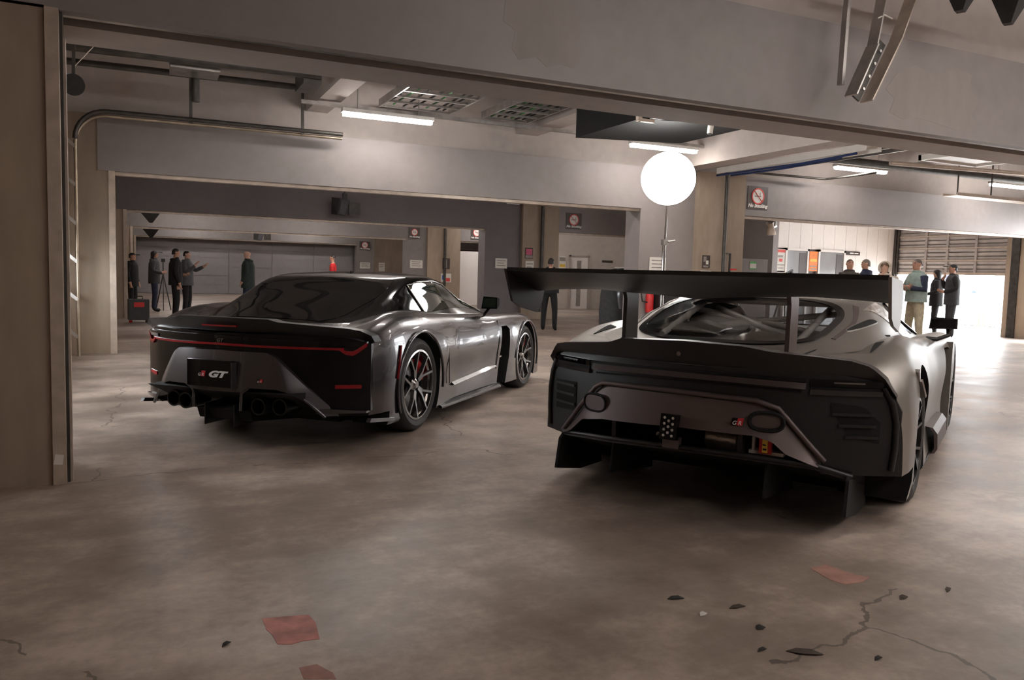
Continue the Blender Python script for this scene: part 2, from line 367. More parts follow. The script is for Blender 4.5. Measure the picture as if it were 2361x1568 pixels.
# ---- raised sectional door at the right facade
sd = empty('sectional_door', (XR-.06, (D0+D1)/2, 0), 0, 'half raised grey sectional garage door in the right facade', 'garage door')
L2 = (D1-D0)/2
for k in range(12):
    z0 = 1.605+k*.112
    for j, (a, b) in enumerate(((-L2, -L2+.98), (-L2+1.0, L2-.98), (L2-.96, L2))):
        obj('door_slat', MB().prism([(-.008,z0),(-.008,z0+.104),(-.030,z0+.100),(-.042,z0+.085),(-.022,z0+.012)], 'y', a, b), M['door slat'], sd)
obj('door_skin', MB().box(-.008,.02,-L2,L2,1.6,2.95), M['dark steel'], sd)  # dark sheet added to keep daylight from showing between the slats
for k in range(4): obj('stiffener_rail', MB().box(-.065, -.02, -L2, L2, 1.6+k*.336-.012, 1.6+k*.336+.022), M['pale metal trim'], sd)
for a in (-L2+.99, L2-.97, 0.1):
    obj('stile', MB().box(-.06, -.02, a-.035, a+.035, 1.6, 2.94), M['door slat'], sd)
obj('bottom_rail', MB().box(-.06,.03,-L2,L2,1.555,1.60), M['pale metal trim'], sd)
struct('trim_6', MB().box(XR-.16,XR,D1-.02,D1+.06,0,3.0).box(XR-.16,XR-.1,D1-.1,D1-.05,0,2.95), M['dark steel'])
struct('concrete_pillar', MB().box(XR-.35, XR, 12.35, D0, 0, HB), M['bare concrete'])
struct('trim_7', MB().box(XR-.39, XR-.35, 12.75, 12.95, 0, HB), M['dark steel'])
# ---- outdoors beyond the door
struct('ground', MB().box(XR+.3, 75, -30, 60, -.25, -.02), M['asphalt'])
pw = tag(obj('pit_wall', MB().box(30,30.3,-25,55,-.02,.92).box(29.9,30.4,-25,55,.92,1.0), M['outdoor white']), 'low white wall across the sunny lane outside the raised door', 'wall')
bl = tag(obj('building', MB().box(52,60,-20,60,-.02,3.2).box(51,60,-20,60,3.2,3.5), M['outdoor white']), 'long white building with dark windows across the sunny lane', 'building')
for k in range(26): obj('window', MB().box(51.96,52,-12+k*2.2,-12+k*2.2+1.15,.5,2.15), M['outdoor dark'], bl)
obj('fascia_band', MB().box(50.96,51,-20,60,2.75,3.1), M['outdoor dark'], bl)
for k in range(9): obj('column', MB().box(51.3,51.7,-14+k*6.6,-13.6+k*6.6,-.02,3.2), M['outdoor white'], bl)
bo = at(2262, 742, 0, 24.5)
for k in range(2):
    b = obj('marker_post', MB().lathe([(.055,0),(.05,.02),(.03,.06),(.03,.42),(.02,.44),(0,.44)], 12), M['yellow print'], loc=(24.5,bo.y+k*.16-.08,-.02), smooth=40)
    tag(b, ('right' if k == 0 else 'left')+' one of two short yellow marker posts on the sunny ground outside', 'post', 'yellow marker posts outside')
tag(obj('floor_bar', MB().box(-.6,0,-.03,.03,0,.03).box(-1.2,-.6,-.03,.03,0,.03), M['dark steel'], loc=(24.5,bo.y+.7,-.02), rot=(0,0,math.pi/2)), 'thin dark bar lying on the sunny ground beside the yellow posts', 'bar')

# ------------------------------------------------------------------ ceiling: joists, cable ladders, lights, pipes
for x0, w in ((2.25,.32),(5.75,.4),(13.6,.4)):
    struct('ceiling_joist', MB().box(x0, x0+w, Y1+.8, Y2+.2, 3.62, CEIL), M['pale concrete'])
for x0 in (2.2, 6.2, 12.9): struct('ceiling_joist', MB().box(x0, x0+.35, Y2+.9, Y3+.2, 3.62, CEIL), M['pale concrete'])
struct('ceiling_joist', MB().prism([(8.9,3.25),(9.3,3.25),(9.3,4.3),(8.9,4.3)], 'y', Y1+.8, Y2+.2), M['pale concrete'])
def cable_ladder(x0, x1, y0, y1, z, label, step=.3, cables='green cable', group='cable ladders under the ceiling'):
    t = empty('cable_ladder', ((x0+x1)/2, (y0+y1)/2, z), 0, label, 'cable tray', group)
    w = (x1-x0)/2; l = (y1-y0)/2
    for s in (-1,1): obj('side_rail', MB().box(s*w-.012, s*w+.012, -l, l, -.05, .06), M['steel'], t)
    n = int((y1-y0)/step); me = None
    for k in range(n+1):
        y = -l+.04+k*(2*l-.08)/n
        r = obj('rung', MB().box(-w, w, -.018, .018, -.045, -.015), M['steel'], t) if me is None else None
        if r is None:
            r = bpy.data.objects.new('rung', me); C.objects.link(r); r.parent = t
        else: me = r.data; y0_ = y
        r.location = (0, y-y0_, 0)
    rr = random.Random(int(x0*10))
    for k in range(7):
        xx = -w+.08+k*(2*w-.16)/6
        pts = [(xx+rr.uniform(-.03,.03), -l+j*2*l/8, .0+rr.uniform(0,.02)) for j in range(9)]
        obj('cable', MB().tube(pts, .013, 6), M[cables if k%3==1 else 'black rubber'], t, smooth=60)
    for s in (-1,1):
        for yy in (-l*.6, l*.6): obj('hanger_rod', MB().tube([(s*w,yy,.06),(s*w,yy,CEIL-z)], .008, 6), M['steel'], t)
    return t
cable_ladder(3.2, 4.3, 7.2, 11.85, 3.72, 'wide steel cable ladder above the tube lamp over the left car', .36)
cable_ladder(4.85, 5.62, 7.2, 11.85, 3.72, 'cable ladder beside the ceiling joist left of the black box unit', .36)
cable_ladder(10.05, 10.4, 8.2, 12.2, 3.3, 'long narrow pale cable tray with blue cables right of the balloon lamp', .3, 'blue cable')
cable_ladder(9.2, 9.6, 13.6, 19.5, 3.25, 'far cable ladder with blue cables behind the balloon lamp beam', .3, 'blue cable')
tcov = tag(obj('tray_cover', MB().box(-.16,.16,-2.2,1.2,0,.015).box(-.16,-.15,-2.2,1.2,-.09,0).box(.15,.16,-2.2,1.2,-.09,0), M['white plastic'], loc=(9.85,10.9,3.30)), 'pale metal cover channel running beside the blue cable tray', 'cable tray')
bc = obj('blue_cable_bundle', MB().tube([(9.72,8.9,3.19),(9.75,10,3.17),(9.72,11.2,3.18),(9.7,12.1,3.18)], .018, 8).tube([(9.95,9.4,3.2),(9.93,10.6,3.17),(9.95,12.0,3.19)], .018, 8), M['blue cable'], smooth=60); tag(bc, 'thick blue cable bundle under the pale tray right of the balloon lamp', 'cable')
# black equipment box hung beside the ladder
mat('unit black', (.006,.006,.006), .7, 0, .2, 9, spec=.2)
bx = empty('ceiling_unit', (5.6, 8.67, 3.32), 0, 'black hung ceiling unit with brackets left of the balloon lamp', 'ceiling unit')
obj('body', MB().prism([(-.35,-.25),(1.55,-.16),(1.55,.45),(-.35,.45)],'y',-.7,1.0), M['unit black'], bx)
obj('edge_frame', MB().box(-.41,-.35,-.76,-.70,-.29,.5).box(-.39,-.15,-.75,-.70,-.29,-.25), M['pale metal trim'], bx)
obj('vent_slot', MB().box(-.1,-.02,-.72,-.70,-.1,.3).box(.1,.18,-.72,-.70,-.1,.3), M['pale metal trim'], bx)
obj('bracket', MB().bar((-.2,-.72,-.22),(1.5,-.75,-.14),.03), M['steel'], bx)
obj('hanger_rod', MB().tube([(-.3,-.6,.45),(-.3,-.6,.75)],.012,6).tube([(1.4,.9,.45),(1.4,.9,.75)],.012,6), M['steel'], bx)
bx.scale = (.9,.9,.9)
# security camera
sc_ = empty('security_camera', (6.3, 8.0, 3.16), .5, 'small cream security camera on the black ceiling unit', 'camera')
obj('housing', MB().tube([(0,0,.08),(0,.02,-.14)], .035, 12), M['paper'], sc_, smooth=40); obj('mount', MB().tube([(0,0,0),(-.08,0,-.02),(-.12,0,.03)], .015, 8), M['paper'], sc_, smooth=40); obj('lens', MB().tube([(0,.02,-.14),(0,.022,-.155)], .028, 12), M['black plastic'], sc_, smooth=40)

lamp_mat('tube glow', (1.0, .93, .875), TUBE_W)
def tube_light(x, y, z, label, l=1.3, proto=[None]):
    if proto[0] is None:
        t = empty('tube_light', (x,y,z), 0, label, 'ceiling light', 'ceiling tube lights')
        obj('diffuser', MB().prism([(-.045,-.05),(.045,-.05),(.055,-.005),(-.055,-.005)], 'x', -l/2, l/2), M['tube glow'], t)
        obj('housing', MB().box(-l/2-.02,l/2+.02,-.07,.07,0,.05), M['white plastic'], t)
        obj('hanger_rod', MB().tube([(-.45,0,.03),(-.45,0,.70)],.008,6).tube([(.45,0,.03),(.45,0,.70)],.008,6), M['steel'], t)
        proto[0] = t; return t
    c = copy_tree(proto[0]); c.location = (x,y,z); c['label'] = label
    for h in c.children:
        if h.name.startswith('hanger'): h.scale = (1,1,(CEIL-z)/.70)
    return c
for x, n in ((3.21,'long glowing tube lamp over the left car, largest in view'), (7.99,'glowing tube lamp just above the round balloon lamp'), (12.57,'glowing tube lamp right of the cable tray, on the long pipe'), (17.05,'glowing tube lamp at the right edge, on the long pipe')):
    tube_light(x, 11.38, 3.45, n)
HID = 'unseen ceiling tube lamp put in to light the bays, out of the picture or hidden behind beams'
for x in (1.2, 3.5, 7.9, 10.8, 13.2, 16.4): tube_light(x, 6.9, 3.6, HID)
for x, y in ((4,2.0),(6.5,2.0),(9,2.0),(11,2.0),(2.5,-2.2),(8,-2.2),(14,-1),(15,3),(12,.5),(6,0),(9.5,0),(4.5,-.8)): tube_light(x, y, 3.6, HID)  # near-bay tubes, some added to lift the near beam and foreground floor
for x in (1.2,4.5,7,13): tube_light(x, 14.6, 3.6, HID)  # unseen tubes added to brighten the third beam
tube_light(5.75, 23.4, 2.95, 'low hung tube lamp just under the dark third beam above the left car')
tube_light(10.3, 24.3, 3.35, 'small far tube lamp seen between the third-bay pillars')
for x, y in ((1.0,23.2),(4,23.2),(7,23.2),(1.5,27.5),(5.5,27.5),(12.5,25.5),(16.5,24),(2,34),(6,34),(4,32),(10.5,32.5),(12.5,28.3),(2,37),(7,37),(17,14.6)): tube_light(x, y, 3.6, HID)  # unseen tubes added to brighten the far and right-hand bays
for k, (x, y) in enumerate(((4.1,33.9),)): pass
# pipes and rails under the ceiling
tag(obj('ceiling_pipe', MB().tube([(10.9,11.0,3.5),(XR,11.0,3.5)], .07, 14), M['dark steel'], smooth=40), 'long thick dark pipe running right under the ceiling behind the lamps', 'pipe')
tag(obj('lamp_rail', MB().box(2.0,9.3,11.48,11.54,3.53,3.58), M['steel']), 'thin steel rail along the ceiling behind the two left tube lamps', 'rail')
def hpipe(name, pts, r, m, label, cat='pipe'): return tag(obj(name, MB().tube(pts, r, 10), M[m], smooth=50), label, cat)
hpipe('ceiling_pipe', [(-1.2,10.3,3.62),(2.0,10.15,3.62)], .05, 'dark steel', 'upper dark pipe under the ceiling at far left')
hpipe('ceiling_pipe', [(-1.2,10.95,3.6),(2.05,10.85,3.6)], .04, 'dark steel', 'lower dark pipe under the ceiling at far left')
tag(obj('duct_box', MB().box(.30,.85,10.35,10.8,3.55,3.70), M['steel']), 'flat grey box on the far left ceiling pipes', 'junction box')
hpipe('drop_pipe', [(.60,10.9,3.58),(.60,10.9,3.28)], .05, 'dark steel', 'short dark drop pipe hanging from the far left ceiling pipes')
tag(obj('junction_box', MB().box(1.80,2.02,10.2,10.8,3.52,3.72), M['dark steel']), 'dark box at the right end of the far left ceiling pipes', 'junction box')
# horizontal track of the left facade door, curving down the wall
trk = empty('door_track', (-.62,12.0,0), 0, 'long curved steel door track hanging left of the second beam', 'door track')
cur = [(-.18,0,0),(-.18,0,1.3),(-.18,0,2.7)]+[(-.18+.38*(1-math.cos(a)),0,2.80+.38*math.sin(a)) for a in [math.pi/2*k/8 for k in range(9)]]+[(1.5,0,3.18),(3.30,0,3.18)]
obj('track_rail', MB().tube(cur,.022,8), M['rail brass'], trk, smooth=50)
obj('outer_rail', MB().tube([(p[0]-.0,p[1]-.06,p[2]+.05) for p in cur[3:]],.030,8), M['dark steel'], trk, smooth=50)
for xx in (1.22,2.72): obj('hanger_rod', MB().box(xx-.02,xx+.02,-.05,-.02,3.18,CEIL), M['dark steel'], trk)
for k in range(6): obj('ladder_brace', MB().bar((-.18,0,.25+k*.5),(-.40,0,.45+k*.5),.04), M['steel'], trk)
obj('wall_post', MB().box(-.32,-.29,-.04,.04,0,3.0), M['dark steel'], trk)
rl = empty('cable_reel', (-.62,9.2,3.0), 0, 'round dark cable drum at the far left behind the pillar trim', 'cable drum')
obj('drum', MB().lathe([(0.03,-.05),(.17,-.05),(.17,-.035),(.1,-.03),(.1,.03),(.17,.035),(.17,.05),(.03,.05)],24,'y'), M['black rubber'], rl, smooth=40)
rl.scale = (.6,.6,.6); obj('bracket', MB().bar((0,0,.1),(.05,0,(CEIL-3.0)/.6),.05), M['dark steel'], rl); obj('pull_cord', MB().tube([(.02,0,.3),(.35,.1,.75)],.008,6), M['pale metal trim'], rl)
hpipe('wall_pipe', [(9.95,12.1,0.9),(9.95,12.1,3.2)], .035, 'dark steel', 'vertical dark pipe on the concrete pillar right of the balloon lamp')
hpipe('wall_pipe', [(9.95,12.12,1.75),(10.12,12.12,1.75),(10.12,12.12,1.0)], .022, 'dark steel', 'short branch pipe with red valve on the same concrete pillar')
v = tag(obj('valve_handle', MB().box(-.02,.1,-.02,.02,-.015,.015), M['red'], loc=(10.12,12.06,1.45)), 'small red valve lever on the pillar pipe', 'valve')
hpipe('wall_pipe', [(10.28,20.38,.2),(10.28,20.38,3.2)], .05, 'dark steel', 'dark vertical pipe on the far concrete pillar behind the rear wing')
hpipe('wall_pipe', [(10.55,29.2,.2),(10.55,29.2,3.2)], .05, 'dark steel', 'dark vertical pipe on the farthest stained concrete pillar')
hpipe('ceiling_pipe', [(10.2,12.0,3.28),(12.2,11.9,3.28),(12.35,11.5,3.3),(12.9,11.3,3.4)], .022, 'dark steel', 'thin bent conduit above the no smoking sign')
# hanging white panel and low tray at the right edge
hp = tag(obj('ceiling_panel', MB().box(-.55,.65,-.45,.45,0,.03).box(-.6,.7,-.5,-.45,-.03,.05).box(-.6,.7,.45,.5,-.03,.05).box(-.6,-.55,-.5,.5,-.03,.05).box(.65,.7,-.5,.5,-.03,.05), M['white plastic'], loc=(11.4,8.2,3.18)), 'flat white framed panel hung under the ceiling at the right', 'ceiling panel')
for yy in (9.3, 10.4): hpipe('ceiling_rail', [(12.2,yy,3.42),(16.5,yy-.6,3.42)], .04, 'pale metal trim', 'pale rail crossing under the ceiling at the right, %s of two' % ('nearer' if yy < 10 else 'farther'), 'rail')
lt = empty('low_tray', (15.7,10.75,3.0), 0, 'shallow pale metal tray hung low at the right edge of the ceiling', 'cable tray')
obj('tray', MB().box(-1.4,2.4,-.15,.15,0,.02).box(-1.4,2.4,-.16,-.15,0,.06).box(-1.4,2.4,.15,.16,0,.06), M['pale metal trim'], lt)
for xx in (-1.2,-.2,1.6): obj('hanger_rod', MB().bar((xx,0,.02),(xx,0,CEIL-3.0),.02), M['dark steel'], lt)
# hung bracket in front of the near beam and black horn speakers of the near bay
P = lambda px,py: at(px,py,1,4.62)
hb = empty('hanging_bracket', P(2000,150), 0, 'slanted perforated steel track bracket hanging in front of the near beam', 'bracket')
o0 = P(2000,150)
def rel(px,py,dy=0): q = P(px,py)-o0; return (q.x, q.y+dy, q.z)
obj('steel_plate', MB().bar(rel(1962,220),rel(2012,105),.012,.12,(0,1,0)).bar(rel(2012,105),rel(2040,-40),.012,.10,(0,1,0)), M['steel'], hb)
obj('steel_plate', MB().bar(rel(1998,234),rel(2066,92),.012,.12,(0,1,0)).bar(rel(2066,92),rel(2110,-30),.012,.12,(0,1,0)), M['pale metal trim'], hb)
obj('perforated_web', MB().bar(rel(1980,226,.03),rel(2040,96,.03),.075,.02,(0,1,0)), M['dark steel'], hb)
for k in range(4):
    q = rel(1990+k*13, 205-k*29, .0); obj('bolt', MB().lathe([(.012,-.01),(.012,.0),(0,.0)],8,'y',q), M['steel'], hb)
obj('side_channel', MB().bar(rel(1962,190,.1),rel(1975,20,.1),.03,.05).bar(rel(1975,20,.1),rel(1985,-60,.1),.03,.05), M['steel'], hb)
obj('cable_tie', MB().tube([rel(2052,45,-.02),rel(2030,38,-.04),rel(2012,46,-.05)],.006,6), M['paper'], hb, smooth=60)
for k, (px, py) in enumerate(((2215,2),(2325,32))):
    q = at(px,py,1,4.3); hs = empty('horn_speaker', q, .4, ('first' if k == 0 else 'second')+' black horn speaker from the left at the top right corner', 'speaker', 'black horn speakers near the camera')
    obj('horn', MB().add([(-.13,-.1,.1),(.13,-.1,.1),(.13,.1,.1),(-.13,.1,.1),(-.04,-.03,-.08),(.04,-.03,-.08),(.04,.03,-.08),(-.04,.03,-.08)],[(0,1,2,3),(7,6,5,4),(0,4,5,1),(1,5,6,2),(2,6,7,3),(3,7,4,0)]), M['black plastic'], hs)
    obj('mount_bar', MB().bar((-.3,0,.13),(.3,0,.13),.05), M['dark steel'], hs)
    obj('hanger_rod', MB().tube([(0,0,.13),(0,0,CEIL-q.z)],.012,6), M['dark steel'], hs)
for k, (x, y, z) in enumerate(((.18,26.0,2.64),(.24,33.6,2.44))):
    hs = empty('horn_speaker', (x,y,z), 0, ('nearer' if k == 0 else 'farther')+' black triangular horn speaker hanging in the far left bays', 'speaker', 'black horn speakers in the far bays')
    obj('horn', MB().add([(-.28,-.14,.16),(.28,-.14,.16),(.28,.14,.16),(-.28,.14,.16),(-.03,-.05,-.16),(.06,-.05,-.16),(.06,.05,-.16),(-.03,.05,-.16)],[(0,1,2,3),(7,6,5,4),(0,4,5,1),(1,5,6,2),(2,6,7,3),(3,7,4,0)]), M['black plastic'], hs)
    obj('hanger_rod', MB().tube([(0,0,.16),(0,0,CEIL-z)],.015,6), M['dark steel'], hs)
# monitors hung in the third bay and beyond
def monitor(x, y, z, s, label):
    t = empty('monitor', (x,y,z), 0, label, 'monitor', 'hung monitors')
    a = obj('screen_housing', MB().add([(-.33*s,0,.2*s),(-.16*s,-.1*s,.18*s),(-.22*s,-.1*s,-.22*s),(-.34*s,0,-.2*s),(.1*s,-.05*s,.14*s),(-.02*s,-.05*s,-.24*s)],[(0,1,2,3),(1,4,5,2),(0,3,5,4),(0,4,1),(2,5,3)]), M['black plastic'], t)
    obj('screen', MB().add([(-.12*s,-.105*s,.15*s),(.08*s,-.062*s,.12*s),(-.03*s,-.062*s,-.21*s),(-.18*s,-.105*s,-.19*s)],[(0,1,2,3)]), M['screen grey'], t)
    obj('side_panel', MB().box(.08*s,.36*s,-.02*s,.02*s,-.2*s,.1*s), M['dark steel'], t)
    obj('mount', MB().tube([(-.02,0,.1*s),(-.02,0,CEIL-z)],.025,8).box(-.07,.03,-.05,.05,.15*s,.3*s), M['black plastic'], t)
    return t
mat('screen grey', (.10,.10,.11), .12, 0, .2, 3)
monitor(4.62, 20.2, 2.84, 1.05, 'black hung monitor unit under the dark beam above the left car')
monitor(4.5, 35.0, 2.62, 1.0, 'small far hung monitor above the bald man')

# no smoking signs
def no_smoking(x, y, z, w, h, label):
    t = obj('no_smoking_sign', MB().box(-w/2,w/2,0,.02,-h/2,h/2), M['brown sign'], loc=(x,y,z)); tag(t, label, 'sign', 'no smoking signs')
    R = w*.27
    obj('white_disc', MB().lathe([(R,-.006),(R,0),(0,0)],28,'y',(0,0,h*.08)), M['white print'], t)
    obj('red_ring', MB().lathe([(R*.98,-.012),(R*1.16,-.012),(R*1.16,0),(R*.98,0)],32,'y',(0,0,h*.08),closed=True), M['red print'], t)
    obj('cigarette', MB().box(-R*.6,R*.55,-.010,-.006,h*.08-R*.1,h*.08+R*.08), M['grey print'], t)
    obj('smoke', MB().tube([(R*.4,-.009,h*.08+R*.15),(R*.3,-.009,h*.08+R*.35),(R*.45,-.009,h*.08+R*.5)],R*.05,6), M['grey print'], t)
    obj('slash', MB().bar((-R*.72,-.012,h*.08+R*.72),(R*.72,-.012,h*.08-R*.72),.006,R*.14,(0,1,0)), M['red print'], t)
    text_part('lettering', 'No Smoking', M['white print'], t, (0,-.006,-h*.33), (math.pi/2,0,0), w*.19, .002, .3, .004)
no_smoking(10.86, Y2-.03, 2.85, .5, .45, 'no smoking sign on the near right header beam beside the balloon lamp')
no_smoking(11.36, Y3-.03, 2.84, .52, .47, 'no smoking sign on the dark far header above the rear wing')
no_smoking(11.9, Y4-.03, 2.82, .5, .5, 'no smoking sign above the bright white doorway behind the left car')
no_smoking(9.35, Y4-.03, 2.72, .42, .42, 'small far no smoking sign left of the stained pillar')
no_smoking(9.72, Y5-.03, 2.45, .5, .42, 'farthest small no smoking sign above the red-shirted man')
mat('glow white door', (.86,.82,.80), .5, 0, .03, 2)
struct('wall_whitedoor', MB().box(11.25, 12.15, Y4+.3, Y4+.4, 0, 2.12), M['glow white door'])
# notices
def notice(x, y, z, w, h, label, m='paper', lines=3):
    t = obj('notice', MB().box(-w/2,w/2,0,.008,-h/2,h/2), M[m], loc=(x,y,z)); tag(t, label, 'notice')
    for k in range(lines):
        obj('text_line', MB().box(-w*.36,w*(.36-.12*(k%2)),-.003,0,h*(.28-.25*k)-h*.04,h*(.28-.25*k)+h*.03), M['grey print'], t)
    return t
notice(8.60, Y2-.01, 1.5, .36, .26, 'white notice sheet on the grey panel below the balloon lamp')
notice(9.10, Y3, 1.55, .36, .28, 'white notice sheet on the dark grey panel left of the rear wing')
notice(9.45, Y4, 1.55, .5, .3, 'white notice sheet on the far grey panel left of the stained pillar')
notice(9.75, Y5, 1.5, .5, .3, 'farthest white notice sheet above the left car roof')
notice(10.55, Y5-.12, 1.45, .3, .42, 'white sheet on the farthest concrete pillar', 'paper', 2)
notice(9.93, Y3-.12, 1.46, .26, .36, 'white sheet with orange mark on the concrete pillar by the rear wing', 'paper', 2)
poster('poster', 9.9, Y3-.12, 1.86, .24, .3, [(.1,.9,.35,.9,'pink print'),(.05,.95,.05,.3,'grey print')], 'small pink poster on the concrete pillar above the rear wing tip', base='brown sign')
poster('poster', 9.62, Y2-.12, 1.58, .17, .24, [(.1,.5,.5,.9,'grey print'),(.45,.8,.3,.6,'paper'),(.1,.8,.05,.2,'grey print')], 'small black and white poster on the pillar below the balloon lamp', base='brown sign')
mat('blue print', (.10,.22,.55), .5, 0, .2, 9)
poster('poster', 9.62, Y2-.12, 1.33, .24, .16, [(.1,.4,.3,.8,'blue print'),(.6,.9,.3,.8,'blue print')], 'small blue and white sticker under the black and white poster')
mat('green print', (.10,.45,.12), .5, 0, .2, 9)
poster('poster', 10.62, Y4-.12, 1.6, .3, .42, [(.1,.6,.1,.9,'grey print')], 'dark small poster on the stained far pillar', base='brown sign')
poster('poster', 10.62, Y4-.12, 1.05, .42, .34, [(.1,.4,.3,.8,'blue print'),(.5,.9,.1,.5,'red print')], 'blue and red sticker low on the stained far pillar')
# grey cabinet with green sticker under the right header, and the horn shaped siren
cb = empty('cabinet', (11.95, 13.6, 0), 0, 'grey wall cabinet with a green edged label beside the concrete pillar', 'cabinet')
obj('body', MB().box(-.35,.45,0,.5,0,1.72), M['grey paint'], cb); obj('label_sheet', MB().box(-.05,.12,-.01,0,1.5,1.66), M['paper'], cb); obj('green_band', MB().box(-.05,.12,-.014,-.01,1.62,1.66).box(-.05,.12,-.014,-.01,1.5,1.52), M['green print'], cb)
si = empty('siren_horn', (11.55,12.62,2.31), .3, 'small steel siren horn hung below the right header beside the sign', 'siren')
obj('horn', MB().tube([(-.06,0,.12),(-.02,0,.05),(.0,0,-.05),(.01,0,-.13)],[.08,.06,.085,.10],16), M['pale metal trim'], si, smooth=50); obj('clamp', MB().bar((.08,0,.03),(.2,0,.06),.03).bar((.15,0,.05),(.15,0,.19),.03), M['steel'], si)
# fire extinguisher by the jamb
fe = empty('fire_extinguisher', (8.42,Y2-.06,.62), 0, 'red fire extinguisher with black hose hung by the grey panel', 'fire extinguisher')
obj('cylinder', MB().lathe([(0,0),(.07,.0),(.075,.03),(.075,.30),(.05,.37),(.02,.39),(.02,.42),(0,.42)],18), M['red'], fe, smooth=50); obj('valve_head', MB().box(-.03,.05,-.02,.08,.41,.46), M['black plastic'], fe)
obj('hose', MB().tube([(.03,0,.44),(-.10,-.02,.46),(-.20,-.02,.35),(-.17,-.02,.2),(-.08,-.05,.18)],.014,8), M['black rubber'], fe, smooth=60)
tag(obj('extinguisher_box', MB().box(8.52,8.95,Y2-.22,Y2+.0,.6,1.12), M['black plastic']), 'black box on the grey panel beside the red extinguisher', 'box')
# red and black bag / case at the far left
rb = empty('equipment_case', (-.12,18.9,0), .1, 'black equipment case with red label on the floor at far left', 'case')
obj('body', MB().box(-.2,.2,-.16,.16,.06,.5), M['black plastic'], rb); obj('red_label', MB().box(-.1,.1,-.168,-.16,.34,.44), M['red'], rb); obj('handle', MB().tube([(-.08,0,.5),(-.08,0,.56),(.08,0,.56),(.08,0,.5)],.012,8), M['black rubber'], rb, smooth=50)
for sx in (-1,1): obj('wheel', MB().lathe([(.0,-.03),(.06,-.03),(.06,.03),(0,.03)],14,'x',(sx*.16,-.05,.06)), M['red'] if sx<0 else M['black rubber'], rb, smooth=40)
# floor litter: leaves and scraps
mat('dead leaf', (.05,.035,.025), .8, 0, .3, 30); mat('scrap white', (.7,.68,.66), .7, 0, .05, 9); mat('scrap dark', (.02,.018,.016), .8, 0, .2, 9)
for n, px, py, l, w, a, m, lab in (('dry_leaf',1855,1506,.06,.022,-.6,'dead leaf','dark curled leaf on the floor, biggest of the litter'),('dry_leaf',1754,1449,.02,.017,.2,'scrap dark','small black blob on the floor at the crack end'),('dry_leaf',2186,1361,.03,.011,.5,'dead leaf','dark leaf sliver on the floor at right under the shadow'),('dry_leaf',1700,1401,.036,.013,-.1,'dead leaf','brown leaf sliver in front of the racing car'),('paper_scrap',1622,1418,.02,.014,.3,'scrap white','tiny white scrap on the foreground floor'),('dry_leaf',1558,1381,.034,.016,-.3,'scrap dark','black crumb with pale edge on the foreground floor'),('dry_leaf',2025,1520,.02,.009,.1,'scrap dark','little black crumb near the right bottom edge'),('dry_leaf',522,1487,.02,.010,.7,'scrap dark','little black crumb left of the red floor paint'),('dry_leaf',1757,1500,.022,.008,.1,'scrap dark','thin black sliver below the black blob'),('dry_leaf',2083,1379,.028,.015,.2,'dead leaf','pale brown leaf ring right of centre')):
    q = at(px,py,2,0); o = obj(n, MB().sheet([[(-l,0,.002),(-l*.4,w*.8,.008),(l*.4,w*.8,.009),(l,0,.003)],[(-l,-.001,.002),(-l*.4,-w*.8,.006),(l*.4,-w*.8,.008),(l,-.001,.003)]],(0,0,-.0018)), M[m], loc=(q.x,q.y,0.0), rot=(0,0,a)); tag(o, lab, 'leaf' if n=='dry_leaf' else 'litter')
# worn red paint patches on the floor
mat('worn red paint', (.36,.13,.105), .6, 0, .35, 14)
mat('faded red paint', (.33,.175,.14), .6, 0, .25, 14)
def patch(pts, name='floor_paint', m='worn red paint'):
    g = [at(x,y,2,0) for x,y in pts]; mb = MB(); n = len(g)
    mb.add([(p.x,p.y,.0012) for p in g]+[(p.x,p.y,-.002) for p in g],[tuple(range(n)),tuple(range(2*n-1,n-1,-1))]+[(i,n+i,n+(i+1)%n,(i+1)%n) for i in range(n)])
    o = obj(name, mb, M[m]); o['kind'] = 'structure'; return o
patch([(605,1427),(650,1422),(712,1418),(728,1436),(737,1474),(700,1478),(672,1486),(640,1486),(626,1462),(614,1452)])
patch([(1868,1310),(1905,1302),(1960,1322),(2006,1332),(1990,1342),(1950,1348),(1915,1338)], m='faded red paint')
patch([(690,1540),(730,1532),(768,1552),(775,1566),(700,1566)], m='faded red paint')
concrete('bare patch', (.262,.232,.220), .20, .6, 9.0, True)
for pts in ([(1165,0),(1320,0),(1338,40),(1345,75),(1332,98),(1340,140),(1322,158),(1292,148),(1262,155),(1236,132),(1196,138),(1180,112),(1188,70),(1160,48)], [(2070,165),(2110,150),(2150,172),(2205,158),(2240,172),(2236,205),(2258,232),(2240,262),(2248,288),(2205,300),(2150,282),(2110,270),(2082,276),(2050,258),(2062,228),(2042,205)]):
    g = [at(px,py,1,Y1) for px,py in pts]; n = len(g); mb = MB()
    mb.add([(p.x,Y1-.0015,p.z) for p in g]+[(p.x,Y1+.002,p.z) for p in g],[tuple(range(n)),tuple(range(2*n-1,n-1,-1))]+[(i,n+i,n+(i+1)%n,(i+1)%n) for i in range(n)])
    struct('bare_patch', mb, M['bare patch'])
